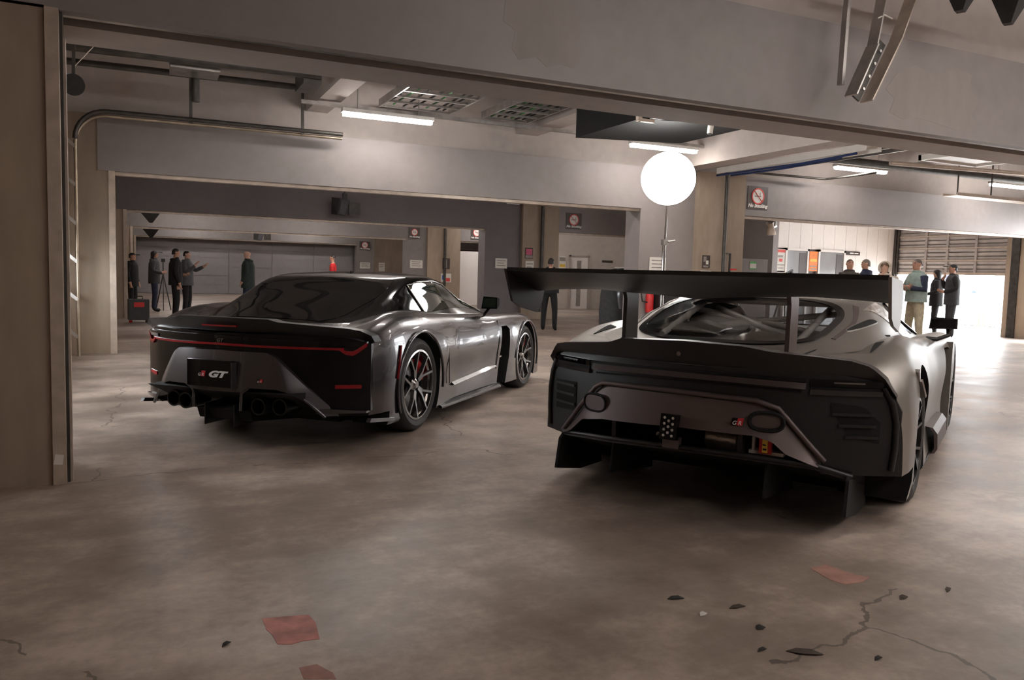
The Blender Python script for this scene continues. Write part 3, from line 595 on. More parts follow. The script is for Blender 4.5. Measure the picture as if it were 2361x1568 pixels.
# ------------------------------------------------------------------ lofted car bodies
def pchip(xs, ys, x):
    xs = np.asarray(xs, float); ys = np.asarray(ys, float); h = np.diff(xs); d = np.diff(ys)/h; m = np.zeros(len(xs))
    for i in range(1, len(xs)-1):
        if d[i-1]*d[i] > 0:
            w1 = 2*h[i]+h[i-1]; w2 = h[i]+2*h[i-1]; m[i] = (w1+w2)/(w1/d[i-1]+w2/d[i])
    m[0] = d[0]; m[-1] = d[-1]
    x = np.clip(x, xs[0], xs[-1]); k = np.clip(np.searchsorted(xs, x)-1, 0, len(h)-1); t = (x-xs[k])/h[k]
    return (2*t**3-3*t**2+1)*ys[k]+(t**3-2*t**2+t)*h[k]*m[k]+(-2*t**3+3*t**2)*ys[k+1]+(t**3-t**2)*h[k]*m[k+1]
class Loft:
    """stations: {y: [(x,z), ...]} half profile from the centre outward; evaluated smoothly at any (y, t)"""
    def __init__(s, st):
        s.ys = sorted(st); s.K = len(st[s.ys[0]]); s.c = np.array([st[y] for y in s.ys])
    def ctrl(s, y): return np.array([[pchip(s.ys, s.c[:,k,j], np.array(y)) for j in (0,1)] for k in range(s.K)])
    def at(s, y, t, P=None):
        P = s.ctrl(y) if P is None else P
        n = s.K-1; u = min(max(t,0),1)*n; k = min(int(u), n-1); f = u-k
        p1, p2 = P[k], P[k+1]
        p0 = P[k-1] if k > 0 else np.array([-P[1][0], P[1][1]]); p3 = P[k+2] if k+2 <= n else 2*P[n]-P[n-1]
        q = .5*(2*p1+(p2-p0)*f+(2*p0-5*p1+4*p2-p3)*f*f+(3*p1-p0-3*p2+p3)*f**3)
        return float(q[0]), float(q[1])
def body_mesh(lf, ys, sub, bow, bottom, y_rear):
    """closed body: rings along y, grid cap at the bowed rear, cap at the nose"""
    rings = []
    n = (lf.K-1)*sub
    def bowy(x, y):
        w = min(max((-.3-y)/(-.3-y_rear), 0), 1)
        return y+bow*x*x*w
    for y in ys:
        P = lf.ctrl(y); half = [lf.at(y, i/n, P) for i in range(n+1)]; half[0] = (0, half[0][1])
        zb = bottom; half.append((half[-1][0]*.98, zb)); half.append((0, zb))
        r = [(x, bowy(x,y), z) for x, z in half]+[(-x, bowy(x,y), z) for x, z in half[-2:0:-1]]
        rings.append(r)
    mb = MB(); m = len(rings[0]); mb.v = [p for r in rings for p in r]; mb.f = [(i*m+k, i*m+(k+1)%m, (i+1)*m+(k+1)%m, (i+1)*m+k) for i in range(len(ys)-1) for k in range(m)]
    mb.m = [0]*len(mb.f)
    for ri in (0, len(ys)-1):
        hn = m//2+1; N = 16; y = ys[ri]; r = rings[ri]
        rows = []
        for j in range(hn):
            x, _, z = r[j]
            rows.append([(x*(1-2*q/N), bowy(x*(1-2*q/N), y), z) for q in range(N+1)])
        mb.grid(rows, 1 if ri == 0 else 0)
    return mb
def boolean(o, cutters, mats):
    """subtract closed cutter builders from a mesh object"""
    cm = MB()
    for c in cutters: cm.add(c.v, c.f)
    co = obj('cutter', cm, mats, o.parent); md = o.modifiers.new('b', 'BOOLEAN'); md.operation = 'DIFFERENCE'; md.object = co; md.solver = 'EXACT'; md.material_mode = 'TRANSFER'
    bpy.context.view_layer.update(); dg = bpy.context.evaluated_depsgraph_get(); me = bpy.data.meshes.new_from_object(o.evaluated_get(dg)); o.modifiers.clear(); o.data = me
    bpy.data.objects.remove(co)
    fix(me, 32)
def patch_mesh(fn, nu, nv, off=.004, th=.006):
    """fn(a,b)->(x,y,z) on the surface; returns a thin shell sitting just outside it"""
    P = [[Vector(fn(i/nu, j/nv)) for j in range(nv+1)] for i in range(nu+1)]
    Nn = [[None]*(nv+1) for _ in range(nu+1)]
    for i in range(nu+1):
        for j in range(nv+1):
            a = P[min(i+1,nu)][j]-P[max(i-1,0)][j]; b = P[i][min(j+1,nv)]-P[i][max(j-1,0)]; q = a.cross(b)
            q = q.normalized() if q.length > 1e-9 else Vector((0,0,1))
            if q.dot(P[i][j]-Vector((0,.6,.5))) < 0: q = -q
            Nn[i][j] = q
    top = [[P[i][j]+Nn[i][j]*off for j in range(nv+1)] for i in range(nu+1)]; bot = [[p+Nn[i][j]*(off-th) for j, p in enumerate(r)] for i, r in enumerate(P)]
    mb = MB(); mb.grid(top); mb.grid([r[::-1] for r in bot])
    ring = lambda G: [G[0][j] for j in range(nv+1)]+[G[i][nv] for i in range(1,nu+1)]+[G[nu][j] for j in range(nv-1,-1,-1)]+[G[i][0] for i in range(nu-1,0,-1)]
    a, b = ring(top), ring(bot); mb.grid([a+[a[0]], b+[b[0]]])
    return mb
def rear_band(xs, top, bot, d, th, yr, nz=3, slope=None, mi=0):
    """panel wrapped on the rear face y = yr(x): between curves top(x), bot(x); front face d(x,v) proud"""
    mb = MB(); F = []; B = []
    for x in xs:
        t, b = top(x), bot(x); F.append([]); B.append([])
        for j in range(nz+1):
            v = j/nz; z = t+(b-t)*v; dd = d(x, v) if callable(d) else d
            F[-1].append((x, yr(x)-dd, z)); B[-1].append((x, yr(x)-dd+th, z))
    mb.grid(F, mi); mb.grid([r[::-1] for r in B], mi)
    n = len(xs); k = nz
    for G, H in ((F, B),):
        mb.grid([[F[i][0] for i in range(n)], [B[i][0] for i in range(n)]], mi); mb.grid([[B[i][k] for i in range(n)], [F[i][k] for i in range(n)]], mi)
        mb.grid([F[0], B[0]], mi); mb.grid([B[-1], F[-1]], mi)
    return mb
def curve(pts):
    xs = [p[0] for p in pts]; zs = [p[1] for p in pts]
    return lambda x: float(np.interp(x, xs, zs))
def lin(a, b, n): return [a+(b-a)*i/n for i in range(n+1)]

mat('gloss graphite paint', (.072,.066,.070), .26, .7, .06, 3, coat=.7)
mat('gloss black', (.004,.004,.0045), .10, 0, .2, 3, spec=.28)
mat('tinted black glass', (.003,.0033,.0033), .03, 0, .2, 3, spec=.38)
mat('tinted green glass', (.012,.020,.013), .02, 0, .3, 2, spec=.9)
mat('carbon', (.014,.013,.013), .38, .1, .3, 30)
mat('well black', (.006,.006,.006), .9, 0, .2, 9)
mat('satin graphite paint', (.29,.272,.25), .42, .8, .06, 3)
mat('satin rear paint', (.13,.100,.096), .5, .5, .10, 3)
mat('satin wing black', (.022,.018,.018), .42, .1, .15, 4)
mat('tyre', (.028,.026,.025), .75, 0, .2, 20, bump=.2, bscale=60)
mat('rim metal', (.26,.245,.235), .20, .95, .1, 9)
mat('spoke metal', (.15,.145,.14), .25, .8, .1, 9)
mat('rim black', (.03,.03,.031), .3, .7, .2, 9)
mat('brake disc', (.20,.19,.18), .4, .8, .2, 12)
mat('tail lamp red', (.24,.004,.010), .15, 0, .1, 5, coat=.3)
mat('reflector red', (.25,.006,.010), .25, 0, .1, 5)
mat('lamp lens', (.16,.15,.16), .08, .3, .2, 6, coat=.6)
mat('chrome', (.65,.63,.60), .12, 1, .05, 5)
mat('logo white', (.82,.82,.84), .4, 0, .02, 5); mat('logo red', (.60,.02,.03), .4, 0, .05, 5)
mat('film silver', (.42,.38,.34), .28, .9, .25, 14, bump=1.0, bscale=13)
mat('interior grey', (.22,.205,.19), .6, 0, .2, 8); mat('cage tube', (.42,.39,.37), .45, .2, .15, 8)
thin_glass('clear glass', (.80,.80,.80), .045); thin_glass('side clear glass', (.85,.87,.88), .06)
thin_glass('dark clear glass', (.22,.27,.22), .10)

def wheel(parent, x, y, R, w, rim, side, spokes=5, lug='rim metal', caliper=True):
    """side +1: right of the car. Built in car space; part > tyre(own mesh), rim, spoke, disc, caliper"""
    s = side; xo = x; xi = x-s*w
    f = lambda r, t: (r, xo-s*t)     # t metres inward from the outer face
    ty = MB().lathe([f(rim-.004,.03),f(rim+.012,.012),f(rim+.045,.004),f(R-.035,.012),f(R-.012,.028),f(R,.055),f(R,w-.055),f(R-.02,w-.02),f(rim,w-.005),f(rim-.01,w-.02)], 56, 'x', (0,y,R), closed=True)
    t = obj('wheel', ty, M['tyre'], parent, 40)
    rm = MB().lathe([f(rim+.002,.014),f(rim+.004,.024),f(rim-.012,.03),f(rim-.03,.05),f(rim-.035,w-.05),f(rim+.002,w-.02),f(rim-.02,w-.05),f(rim-.02,.05),f(rim-.014,.012)], 56, 'x', (0,y,R), closed=True)
    obj('rim', rm, M['rim metal'] if lug != 'dark' else M['rim black'], t, 40)
    hub = MB().lathe([f(0,.028),f(.028,.028),f(.034,.036),f(.06,.05),f(.065,.085),f(0,.085)], 20, 'x', (0,y,R)); obj('hub', hub, M['rim metal'], t, 40)
    me = None
    sp = MB(); q = lambda r, a, t_: Vector((xo-s*t_, r*math.sin(a), r*math.cos(a)))
    for da in (-.30, .30):
        sp.bar(q(.05, da*.2, .05), q(.12, da*.35, .042), .028, .03, (1,0,0)); sp.bar(q(.115, da*.35, .042), q(rim-.008, da, .026), .017, .03, (1,0,0))
    for k in range(spokes):
        if me is None: o = obj('spoke', sp, M['spoke metal'] if lug != 'dark' else M['rim black'], t); me = o.data
        else: o = bpy.data.objects.new('spoke', me); C.objects.link(o); o.parent = t
        o.location = (0,y,R); o.rotation_euler = (2*math.pi*k/spokes+.3, 0, 0)
    obj('brake_disc', MB().lathe([f(.07,.12),f(rim-.06,.12),f(rim-.06,.15),f(.07,.15)], 36, 'x', (0,y,R), closed=True), M['brake disc'], t, 40)
    obj('well_backing', MB().lathe([f(0,.2),f(rim-.03,.2),f(rim-.03,.21),f(0,.21)], 30, 'x', (0,y,R)), M['well black'], t)
    if caliper:
        c = MB(); pts = []
        for a in lin(.5, 1.5, 6): pts.append((xo-s*.10, y+(rim-.085)*math.sin(a), R+(rim-.085)*math.cos(a)))
        c.tube(pts, [.03]+[.045]*5+[.03], 8); obj('brake_caliper', c, M['red'], t, 50)
    return t

# ================================================================= left car: gloss graphite road coupe
L = empty('car', (1.2272, 6.5588, 0), -.7564, 'glossy dark graphite coupe with red tail light strip, left of the two cars', 'car')
Lb = Loft({
 -1.10:[(0,.79),(.35,.79),(.68,.785),(.86,.765),(.935,.70),(.955,.55),(.95,.36),(.93,.20)],
 -.85:[(0,.82),(.42,.82),(.72,.83),(.89,.835),(.962,.76),(.985,.58),(.98,.36),(.965,.18)],
 -.6: [(0,.83),(.45,.835),(.73,.86),(.885,.885),(.972,.79),(.995,.60),(.99,.36),(.98,.16)],
 -.25:[(0,.84),(.50,.85),(.74,.91),(.87,.925),(.965,.83),(1.0,.64),(.998,.36),(.985,.15)],
 0:   [(0,.84),(.50,.86),(.74,.925),(.855,.935),(.955,.84),(1.0,.65),(1.0,.36),(.985,.14)],
 .45: [(0,.84),(.50,.86),(.735,.905),(.84,.905),(.935,.82),(.985,.62),(.968,.38),(.972,.13)],
 .9:  [(0,.84),(.50,.84),(.73,.87),(.84,.872),(.915,.80),(.962,.60),(.935,.38),(.945,.13)],
 1.4: [(0,.84),(.50,.84),(.73,.853),(.85,.85),(.920,.785),(.962,.60),(.935,.38),(.945,.13)],
 1.85:[(0,.83),(.50,.83),(.73,.84),(.86,.842),(.945,.78),(.978,.61),(.958,.38),(.955,.13)],
 2.3: [(0,.80),(.50,.80),(.72,.82),(.87,.835),(.962,.77),(.992,.60),(.988,.38),(.98,.13)],
 2.72:[(0,.78),(.50,.78),(.70,.80),(.86,.825),(.960,.765),(.992,.60),(.988,.38),(.98,.13)],
 3.15:[(0,.72),(.50,.72),(.69,.735),(.83,.745),(.925,.68),(.955,.55),(.96,.35),(.965,.12)],
 3.5: [(0,.61),(.42,.61),(.60,.61),(.73,.59),(.82,.52),(.86,.42),(.875,.30),(.88,.12)],
 3.72:[(0,.44),(.32,.44),(.46,.43),(.54,.41),(.60,.36),(.64,.30),(.66,.24),(.66,.12)]})
ysL = lin(-1.10,-.3,16)+lin(-.3,3.2,60)[1:]+lin(3.2,3.72,12)[1:]
lb = obj('body', body_mesh(Lb, ysL, 6, .42, .13, -1.10), [M['gloss graphite paint'], M['gloss black']], L, 32)
def cyl(x0, x1, y, z, r, n=48): return MB().lathe([(r,x0),(r,x1)], n, 'x', (0,y,z))
cut = []
for s in (-1,1):
    a, b = (.60,1.2) if s > 0 else (-1.2,-.60)
    cut.append(cyl(a,b,0,.372,.405)); cut.append(cyl(a,b,2.725,.355,.382))
    # open side duct behind the front wheel
    cut.append(MB().prism([(1.84,.10),(2.06,.10),(2.14,.40),(2.14,.68),(2.06,.72),(1.92,.72),(1.90,.40)], 'x', *((.80,1.2) if s > 0 else (-1.2,-.80))))
cut.append(MB().prism([(-1.4,.05),(-.50,.05),(-.50,.235),(-1.4,.235)],'x',-1.1,1.1)); cut.append(MB().prism([(-1.4,.06),(-.45,.06),(-.45,.42),(-1.4,.42)],'x',-.68,.68))
boolean(lb, cut[:-2], [M['well black']]); boolean(lb, cut[-2:-1], [M['well black']]); boolean(lb, cut[-1:], [M['well black']])
# lip around the rear arch, side sill blade, lower door blade, reflector, fender vent blade
for s in (-1,1):
    arc = [(s*1.0, .41*math.sin(a), .372+.41*math.cos(a)) for a in lin(-2.0,1.75,28)]
    obj('arch_lip', MB().tube(arc,.012,8), M['gloss graphite paint'], lb, 50)
    arc = [(s*.99, 2.725+.387*math.sin(a), .355+.387*math.cos(a)) for a in lin(-1.55,1.9,28)]
    obj('arch_lip', MB().tube(arc,.011,8), M['gloss graphite paint'], lb, 50)
    obj('side_sill', MB().sheet([[(s*.93,y,.13),(s*1.0,y,.118),(s*1.0,y,.132),(s*.97,y,.15)] for y in lin(.40,1.86,14)],(-s*.01,0,.004)), M['gloss graphite paint'], L, 30)
    obj('door_blade', MB().sheet([[(s*.94,y,.265+.05*(y-.7)),(s*.972,y,.272+.05*(y-.7)),(s*.945,y,.295+.05*(y-.7))] for y in lin(.72,1.80,12)],(-s*.012,0,0)), M['gloss graphite paint'], L, 30)
    obj('side_reflector', MB().tube([(s*1.004,-.425,.46),(s*1.006,-.40,.60),(s*1.0,-.37,.70)],.008,6), M['reflector red'], L, 50)
    obj('duct_divider', MB().box(s*.90-.04,s*.90+.04,1.9,2.08,.40,.415), M['chrome'], lb)
obj('door_seam', MB().tube([(.965*1.0+.002,.62,.30),(.975,.58,.6),(.93,.56,.80),(.86,.56,.875)],.004,6).tube([(.955,1.82,.3),(.98,1.84,.6),(.95,1.84,.78)],.004,6), M['well black'], lb)
# greenhouse
LgS = {
 -.66:[(0,.838),(.24,.838),(.40,.835),(.46,.83),(.50,.82)],
 -.4: [(0,.915),(.30,.912),(.53,.89),(.64,.87),(.72,.85)],
 -.2: [(0,.985),(.32,.98),(.56,.955),(.68,.925),(.78,.90)],
 0:   [(0,1.055),(.33,1.052),(.605,1.03),(.71,.975),(.79,.91)],
 .34: [(0,1.178),(.36,1.176),(.625,1.155),(.71,1.045),(.80,.885)],
 .55: [(0,1.212),(.36,1.208),(.63,1.182),(.71,1.05),(.80,.875)],
 .85: [(0,1.228),(.36,1.222),(.625,1.188),(.71,1.04),(.80,.865)],
 1.15:[(0,1.205),(.36,1.198),(.605,1.155),(.70,1.01),(.80,.855)],
 1.5: [(0,1.085),(.34,1.08),(.60,1.035),(.70,.95),(.80,.85)],
 1.9: [(0,.905),(.36,.90),(.66,.885),(.74,.865),(.79,.835)],
 2.05:[(0,.845),(.40,.842),(.66,.835),(.72,.825),(.76,.815)]}
Lg = Loft(LgS)
def gshell(lf, ys, sub, holes=None):
    n = (lf.K-1)*sub; rows = []
    for y in ys:
        P = lf.ctrl(y); h = [lf.at(y, i/n, P) for i in range(n+1)]; h[0] = (0,h[0][1])
        rows.append([(-x, y, z) for x, z in h[::-1]]+[(x, y, z) for x, z in h[1:]])
    mb = MB(); mb.grid(rows)
    if holes:
        keep = []
        b = len(rows[0])
        for fi, f_ in enumerate(mb.f):
            i, j = divmod(fi, b-1); y = (ys[i]+ys[i+1])/2; t = (j+.5-n)/n
            if not holes(y, t): keep.append(f_)
        mb.f = keep; mb.m = [0]*len(keep)
    return mb
ysg = lin(-.66,2.05,72)
obj('greenhouse', gshell(Lg, ysg, 7), M['gloss black'], L, 40)
def gpt(lf, y, t):
    x, z = lf.at(y, abs(t)); return (math.copysign(x, t), y, z)
def rw(lf, ya, yb, T, rnd=.0):
    """rear screen: a along y, b across; corners rounded by pulling the sides in"""
    def f(a, b):
        y = ya+(yb-ya)*a; k = 1-rnd*(abs(2*a-1)**4); return gpt(lf, y, (2*b-1)*T*k)
    return f
obj('rear_window', patch_mesh(rw(Lg,-.56,.32,.49,.10),20,24,.003), M['tinted black glass'], L, 40)
obj('windscreen', patch_mesh(lambda a,b: gpt(Lg,1.2+a*.78,(2*b-1)*.5),12,20,.003), M['tinted black glass'], L, 40)
def quad(lf, c):
    """c = four (y,t) corners, bilinear on the greenhouse surface"""
    def f(a, b):
        p = [(1-b)*((1-a)*c[0][i]+a*c[1][i])+b*((1-a)*c[3][i]+a*c[2][i]) for i in (0,1)]; return gpt(lf, *p)
    return f
for s in (-1,1):
    obj('side_window', patch_mesh(quad(Lg,[(.36,.60*s),(1.13,.575*s),(1.80,.81*s),(.47,.985*s)]),14,12,.004), M['tinted green glass'], L, 40)
    fr = [gpt(Lg,y,t*s) for y,t in ((.47,.985),(.36,.60),(.6,.575),(.9,.565),(1.13,.565),(1.45,.68),(1.83,.83))]
    obj('window_trim', MB().tube([(p[0]*1.008,p[1],p[2]+.003) for p in fr],.008,6), M['chrome'], L, 60)
    obj('belt_trim', MB().tube([(p[0]*1.01,p[1],p[2]) for p in [gpt(Lg,y,.995*s) for y in lin(.47,1.85,8)]],.007,6), M['chrome'], L, 60)
    # door mirror
    mi_ = obj('door_mirror', MB().add([(s*.86,1.62,.90),(s*1.03,1.60,.905),(s*1.03,1.60,1.015),(s*.88,1.62,1.02),(s*.88,1.80,.93),(s*.99,1.78,.93),(s*.99,1.78,1.0),(s*.90,1.80,1.0)],[(0,1,2,3),(4,7,6,5),(0,4,5,1),(1,5,6,2),(2,6,7,3),(3,7,4,0)]), M['gloss black'], L, 30)
    obj('mirror_glass', MB().box(min(s*.885,s*1.02),max(s*.885,s*1.02),1.600,1.606,.915,1.005), M['tinted green glass'], mi_)
    obj('mirror_arm', MB().tube([(s*.93,1.7,.93),(s*.90,1.68,.88),(s*.86,1.7,.84)],.014,8), M['gloss black'], mi_, 50)
# cabin detail seen through the side window is dark; roof aerial fin
rf_ = obj('roof_fin', MB().add([(-.03,.02,1.055),(.03,.02,1.055),(.02,.17,1.10),(-.02,.17,1.10),(0,-.0,1.135),(0,.06,1.125)],[(0,1,4),(1,2,5,4),(2,3,5),(3,0,4,5),(0,3,2,1)]), M['gloss black'], L, 20); rf_.scale = (.55,.55,.5); rf_.location = (0,.62,.665)
# rear: ducktail, black panel, lamps, faceted centre bumper, diffuser
yL = lambda x: -1.10+.42*x*x
spt = curve([(-.96,.79),(-.90,.835),(-.82,.845),(-.42,.876),(-.36,.893),(0,.897),(.36,.893),(.42,.876),(.82,.842),(.90,.825),(.96,.79)])
spb = curve([(-.96,.76),(-.8,.782),(-.3,.80),(.3,.80),(.8,.772),(.96,.745)])
xsf = lin(-.96,.96,64)
sp = obj('rear_spoiler', rear_band(xsf, spt, spb, lambda x,v: .035-.05*v, .10, yL, 4), M['carbon'], L, 35)
# deck from the spoiler lip forward to the rear screen
obj('rear_deck', MB().sheet([[(x,yL(x)+.02,spt(x)-.004),(x,yL(x)+.14,spt(x)-.03),(x,-.62+.25*x*x,.835+.03*abs(x))] for x in lin(-.86,.86,34)],(0,0,-.01)), M['gloss graphite paint'], L, 40)
obj('brake_light', rear_band(lin(-.14,.14,8), lambda x:.845, lambda x:.833, .032, .02, yL, 1), M['tail lamp red'], sp)
obj('lamp_panel', rear_band(lin(-.95,.95,56), curve([(-.95,.745),(-.8,.762),(0,.775),(.8,.755),(.95,.735)]), curve([(-.95,.27),(-.72,.285),(-.45,.60),(0,.63),(.45,.60),(.72,.285),(.95,.27)]), .008, .03, yL, 4), M['gloss black'], L, 35)
obj('upper_gloss_strip', rear_band(lin(-.9,.9,48), curve([(-.9,.752),(0,.775),(.9,.748)]), curve([(-.9,.735),(0,.755),(.9,.73)]), .022, .03, yL, 1), M['tinted black glass'], L, 35)
rt = curve([(-.93,.700),(-.84,.685),(-.75,.712),(0,.722),(.75,.712),(.83,.69),(.93,.745)]); 
red = rear_band(lin(-.80,.80,40), curve([(-.8,.706),(0,.722),(.8,.706)]), curve([(-.8,.692),(0,.707),(.8,.690)]), .020, .02, yL, 1)
bl2 = rear_band(lin(.78,.93,8), curve([(.78,.706),(.815,.685),(.862,.685),(.93,.742)]), curve([(.78,.690),(.815,.660),(.862,.652),(.93,.715)]), .022, .02, yL, 1)
bl3 = rear_band(lin(-.93,-.78,8), curve([(-.93,.742),(-.862,.685),(-.815,.685),(-.78,.706)]), curve([(-.93,.715),(-.862,.652),(-.815,.660),(-.78,.690)]), .022, .02, yL, 1)
for q in (bl2, bl3): red.add(q.v, q.f)
obj('tail_light', red, M['tail lamp red'], L)
for s in (-1,1):
    obj('lamp_lens', rear_band(lin(min(s*.72,s*.93),max(s*.72,s*.93),8), lambda x:.752, lambda x:.715, .018, .02, yL, 1), M['lamp lens'] if s < 0 else M['tinted black glass'], L)
    obj('bumper_reflector', rear_band(lin(min(s*.755,s*.90),max(s*.755,s*.90),6), lambda x:.452, lambda x:.426, .014, .02, yL, 1), M['reflector red'], L)
    obj('side_blade', MB().prism([(-.80,.20),(-.42,.15),(-.42,.175),(-.78,.225)],'x',min(s*.955,s*.985),max(s*.955,s*.985)), M['gloss graphite paint'] if s > 0 else M['carbon'], L)  # left blade coloured darker to take down its bright reflection
# centre bumper: central face + slanted side faces running down to feet
cb_top = curve([(-.80,.285),(-.72,.31),(-.415,.640),(-.36,.668),(0,.675),(.36,.668),(.415,.640),(.72,.31),(.80,.285)])
cb_bot = curve([(-.80,.235),(-.70,.24),(-.60,.345),(-.51,.405),(-.44,.425),(-.26,.43),(-.20,.40),(.20,.40),(.26,.43),(.44,.425),(.51,.405),(.60,.345),(.70,.24),(.80,.235)])
def cb_d(x, v):
    a = abs(x); z = cb_top(x)+(cb_bot(x)-cb_top(x))*v
    fold = .41+(.64-z)*.42           # the crease between centre face and slanted side
    return .045+.035*min(1,max(0,(.67-z)/.25)) - (max(0,a-fold)*.42)
obj('centre_bumper', rear_band(lin(-.80,.80,80), cb_top, cb_bot, cb_d, .14, yL, 8), M['gloss graphite paint'], L, 24)
for s in (-1,1):
    obj('foot_strip', rear_band(lin(min(s*.66,s*.94),max(s*.66,s*.94),8), curve([(-.94,.272),(-.66,.295),(.66,.295),(.94,.272)]), curve([(-.94,.258),(-.66,.258),(.66,.258),(.94,.258)]), .04, .12, yL, 1), M['gloss graphite paint'], L)
pl = obj('number_plate', rear_band(lin(-.195,.165,6), lambda x:.61, lambda x:.43, .105, .03, lambda x:-1.10, 1), M['gloss black'], L)
obj('plate_edge', MB().box(.165,.172,-1.21,-1.16,.425,.60), M['gloss graphite paint'], pl)
text_part('lettering', 'GT', M['logo white'], pl, (.045,-1.207,.515), (math.pi/2,0,0), .058, .002, .35, .003, 1.75)
text_part('lettering', 'GT', M['rim metal'], L, (.0,-1.114,.738), (math.pi/2,0,0), .03, .002, .3, .001, 1.3)
def badge(parent, x, y, z, s, ry=0):
    o = obj('badge', MB().prism([(-.5*s,-.33*s),(0,-.33*s),(.14*s,.33*s),(-.36*s,.33*s)],'y',-.002,.002), M['gloss black'], parent); o.location = (x,y,z); o.rotation_euler = (0,0,ry)
    obj('red_half', MB().prism([(0,-.33*s),(.5*s,-.33*s),(.64*s,.33*s),(.14*s,.33*s)],'y',-.003,.002), M['logo red'], o)
    for ch, xx in (('G',-.2*s),('R',.28*s)): text_part('lettering', ch, M['logo white'], o, (xx,-.004,-.12*s), (math.pi/2,0,0), s*.52, .001, .25, .003*s)
    return o
badge(pl, -.078, -1.208, .516, .058)
badge(L, .335, -1.135, .482, .036, .28)
# diffuser tunnel, exhaust tips, under tray
obj('diffuser', MB().prism([(-1.13,.40),(-.55,.13),(-.3,.13),(-.3,.42)],'x',-.60,.60).prism([(-1.08,.26),(-1.05,.185),(-.5,.12),(-.5,.26)],'x',-.22,.22), M['well black'], L)
for s in (-1,1):
    rim_ = [(s*x,yL(x)-.055,z) for x,z in ((.19,.27),(.195,.39),(.26,.44),(.44,.435),(.52,.41),(.62,.34),(.72,.235))]
    obj('exhaust_surround', MB().tube(rim_,.012,8), M['gloss graphite paint'], L, 50)
    for q in (.30,.44):
        o = obj('exhaust_tip', MB().lathe([(.058,0),(.058,.20),(.05,.20),(.05,.01),(.048,0)],24,'y',(0,0,0),closed=True), M['rim black'], L, 40); o.location = (s*q, yL(q)-.04, .30)
    obj('fin', MB().box(s*.02-.004+s*.10,s*.02+.004+s*.10,-1.12,-.6,.15,.30), M['carbon'], L)
for s in (-1,1):
    wheel(L, s*.985, 0, .364, .32, .272, s); wheel(L, s*.978, 2.725, .347, .265, .258, s)
# hood crease lines
for s in (-1,1): obj('hood_seam', MB().tube([(s*.62,y,z+.002) for y,z in ((2.05,.832),(2.4,.815),(2.8,.795),(3.2,.735))],.005,6), M['well black'], lb)
mat('smoked lens', (.045,.04,.04), .12, .2, .2, 6)
mat('satin rear dark', (.016,.014,.0145), .5, .2, .15, 4)
# ================================================================= right car: satin graphite racing car with the big rear wing
G = empty('racing_car', (3.4404, 3.924, 0), -.9966, 'satin grey racing car with a large rear wing on struts, right of the two cars', 'car')
Gb = Loft({
 -1.10:[(0,.80),(.40,.80),(.72,.79),(.88,.77),(.955,.69),(.99,.52),(1.0,.36),(1.0,.27)],
 -.85:[(0,.86),(.46,.86),(.74,.855),(.90,.84),(.985,.74),(1.015,.55),(1.02,.38),(1.02,.25)],
 -.6: [(0,.875),(.48,.875),(.74,.88),(.89,.885),(.985,.80),(1.02,.60),(1.025,.38),(1.02,.22)],
 -.25:[(0,.885),(.52,.885),(.74,.905),(.875,.93),(.975,.84),(1.02,.64),(1.025,.38),(1.02,.20)],
 0:   [(0,.885),(.52,.885),(.74,.91),(.865,.945),(.965,.85),(1.02,.66),(1.025,.38),(1.02,.18)],
 .45: [(0,.88),(.52,.88),(.735,.895),(.85,.92),(.945,.84),(1.0,.64),(.985,.38),(1.0,.14)],
 .9:  [(0,.86),(.50,.86),(.73,.87),(.845,.88),(.925,.81),(.975,.60),(.945,.38),(.985,.11)],
 1.4: [(0,.85),(.50,.85),(.73,.855),(.85,.855),(.925,.79),(.972,.60),(.945,.38),(.985,.11)],
 1.85:[(0,.84),(.50,.84),(.73,.845),(.865,.85),(.955,.79),(.99,.61),(.97,.38),(.985,.11)],
 2.3: [(0,.81),(.50,.81),(.72,.83),(.885,.855),(.985,.79),(1.015,.60),(1.01,.38),(1.0,.11)],
 2.72:[(0,.79),(.50,.79),(.70,.81),(.875,.845),(.982,.78),(1.015,.60),(1.01,.38),(1.0,.11)],
 3.15:[(0,.72),(.50,.72),(.69,.74),(.84,.755),(.945,.69),(.98,.55),(.985,.35),(.985,.11)],
 3.5: [(0,.61),(.42,.61),(.60,.61),(.74,.59),(.84,.52),(.88,.42),(.90,.30),(.90,.11)],
 3.70:[(0,.44),(.32,.44),(.46,.43),(.55,.41),(.62,.36),(.66,.30),(.68,.24),(.68,.11)]})
ysG = lin(-1.10,-.3,16)+lin(-.3,3.2,60)[1:]+lin(3.2,3.70,12)[1:]
gb = obj('body', body_mesh(Gb, ysG, 6, .36, .11, -1.10), [M['satin graphite paint'], M['carbon']], G, 32)
cut = []
for s in (-1,1):
    a, b = (.60,1.3) if s > 0 else (-1.3,-.60)
    cut.append(cyl(a,b,0,.375,.415)); cut.append(cyl(a,b,2.725,.36,.395))
    cut.append(MB().prism([(1.84,.05),(2.10,.05),(2.17,.40),(2.15,.74),(2.06,.765),(1.90,.765),(1.88,.40)], 'x', *((.78,1.3) if s > 0 else (-1.3,-.78))))
cut.append(MB().prism([(-1.4,.02),(-.46,.02),(-.46,.30),(-1.4,.30)],'x',-1.2,1.2)); cut.append(MB().prism([(-1.4,.03),(-.40,.03),(-.40,.50),(-1.4,.50)],'x',-.66,.66))
boolean(gb, cut[:-2], [M['well black']]); boolean(gb, cut[-2:-1], [M['well black']]); boolean(gb, cut[-1:], [M['well black']])
yG = lambda x: -1.10+.36*x*x
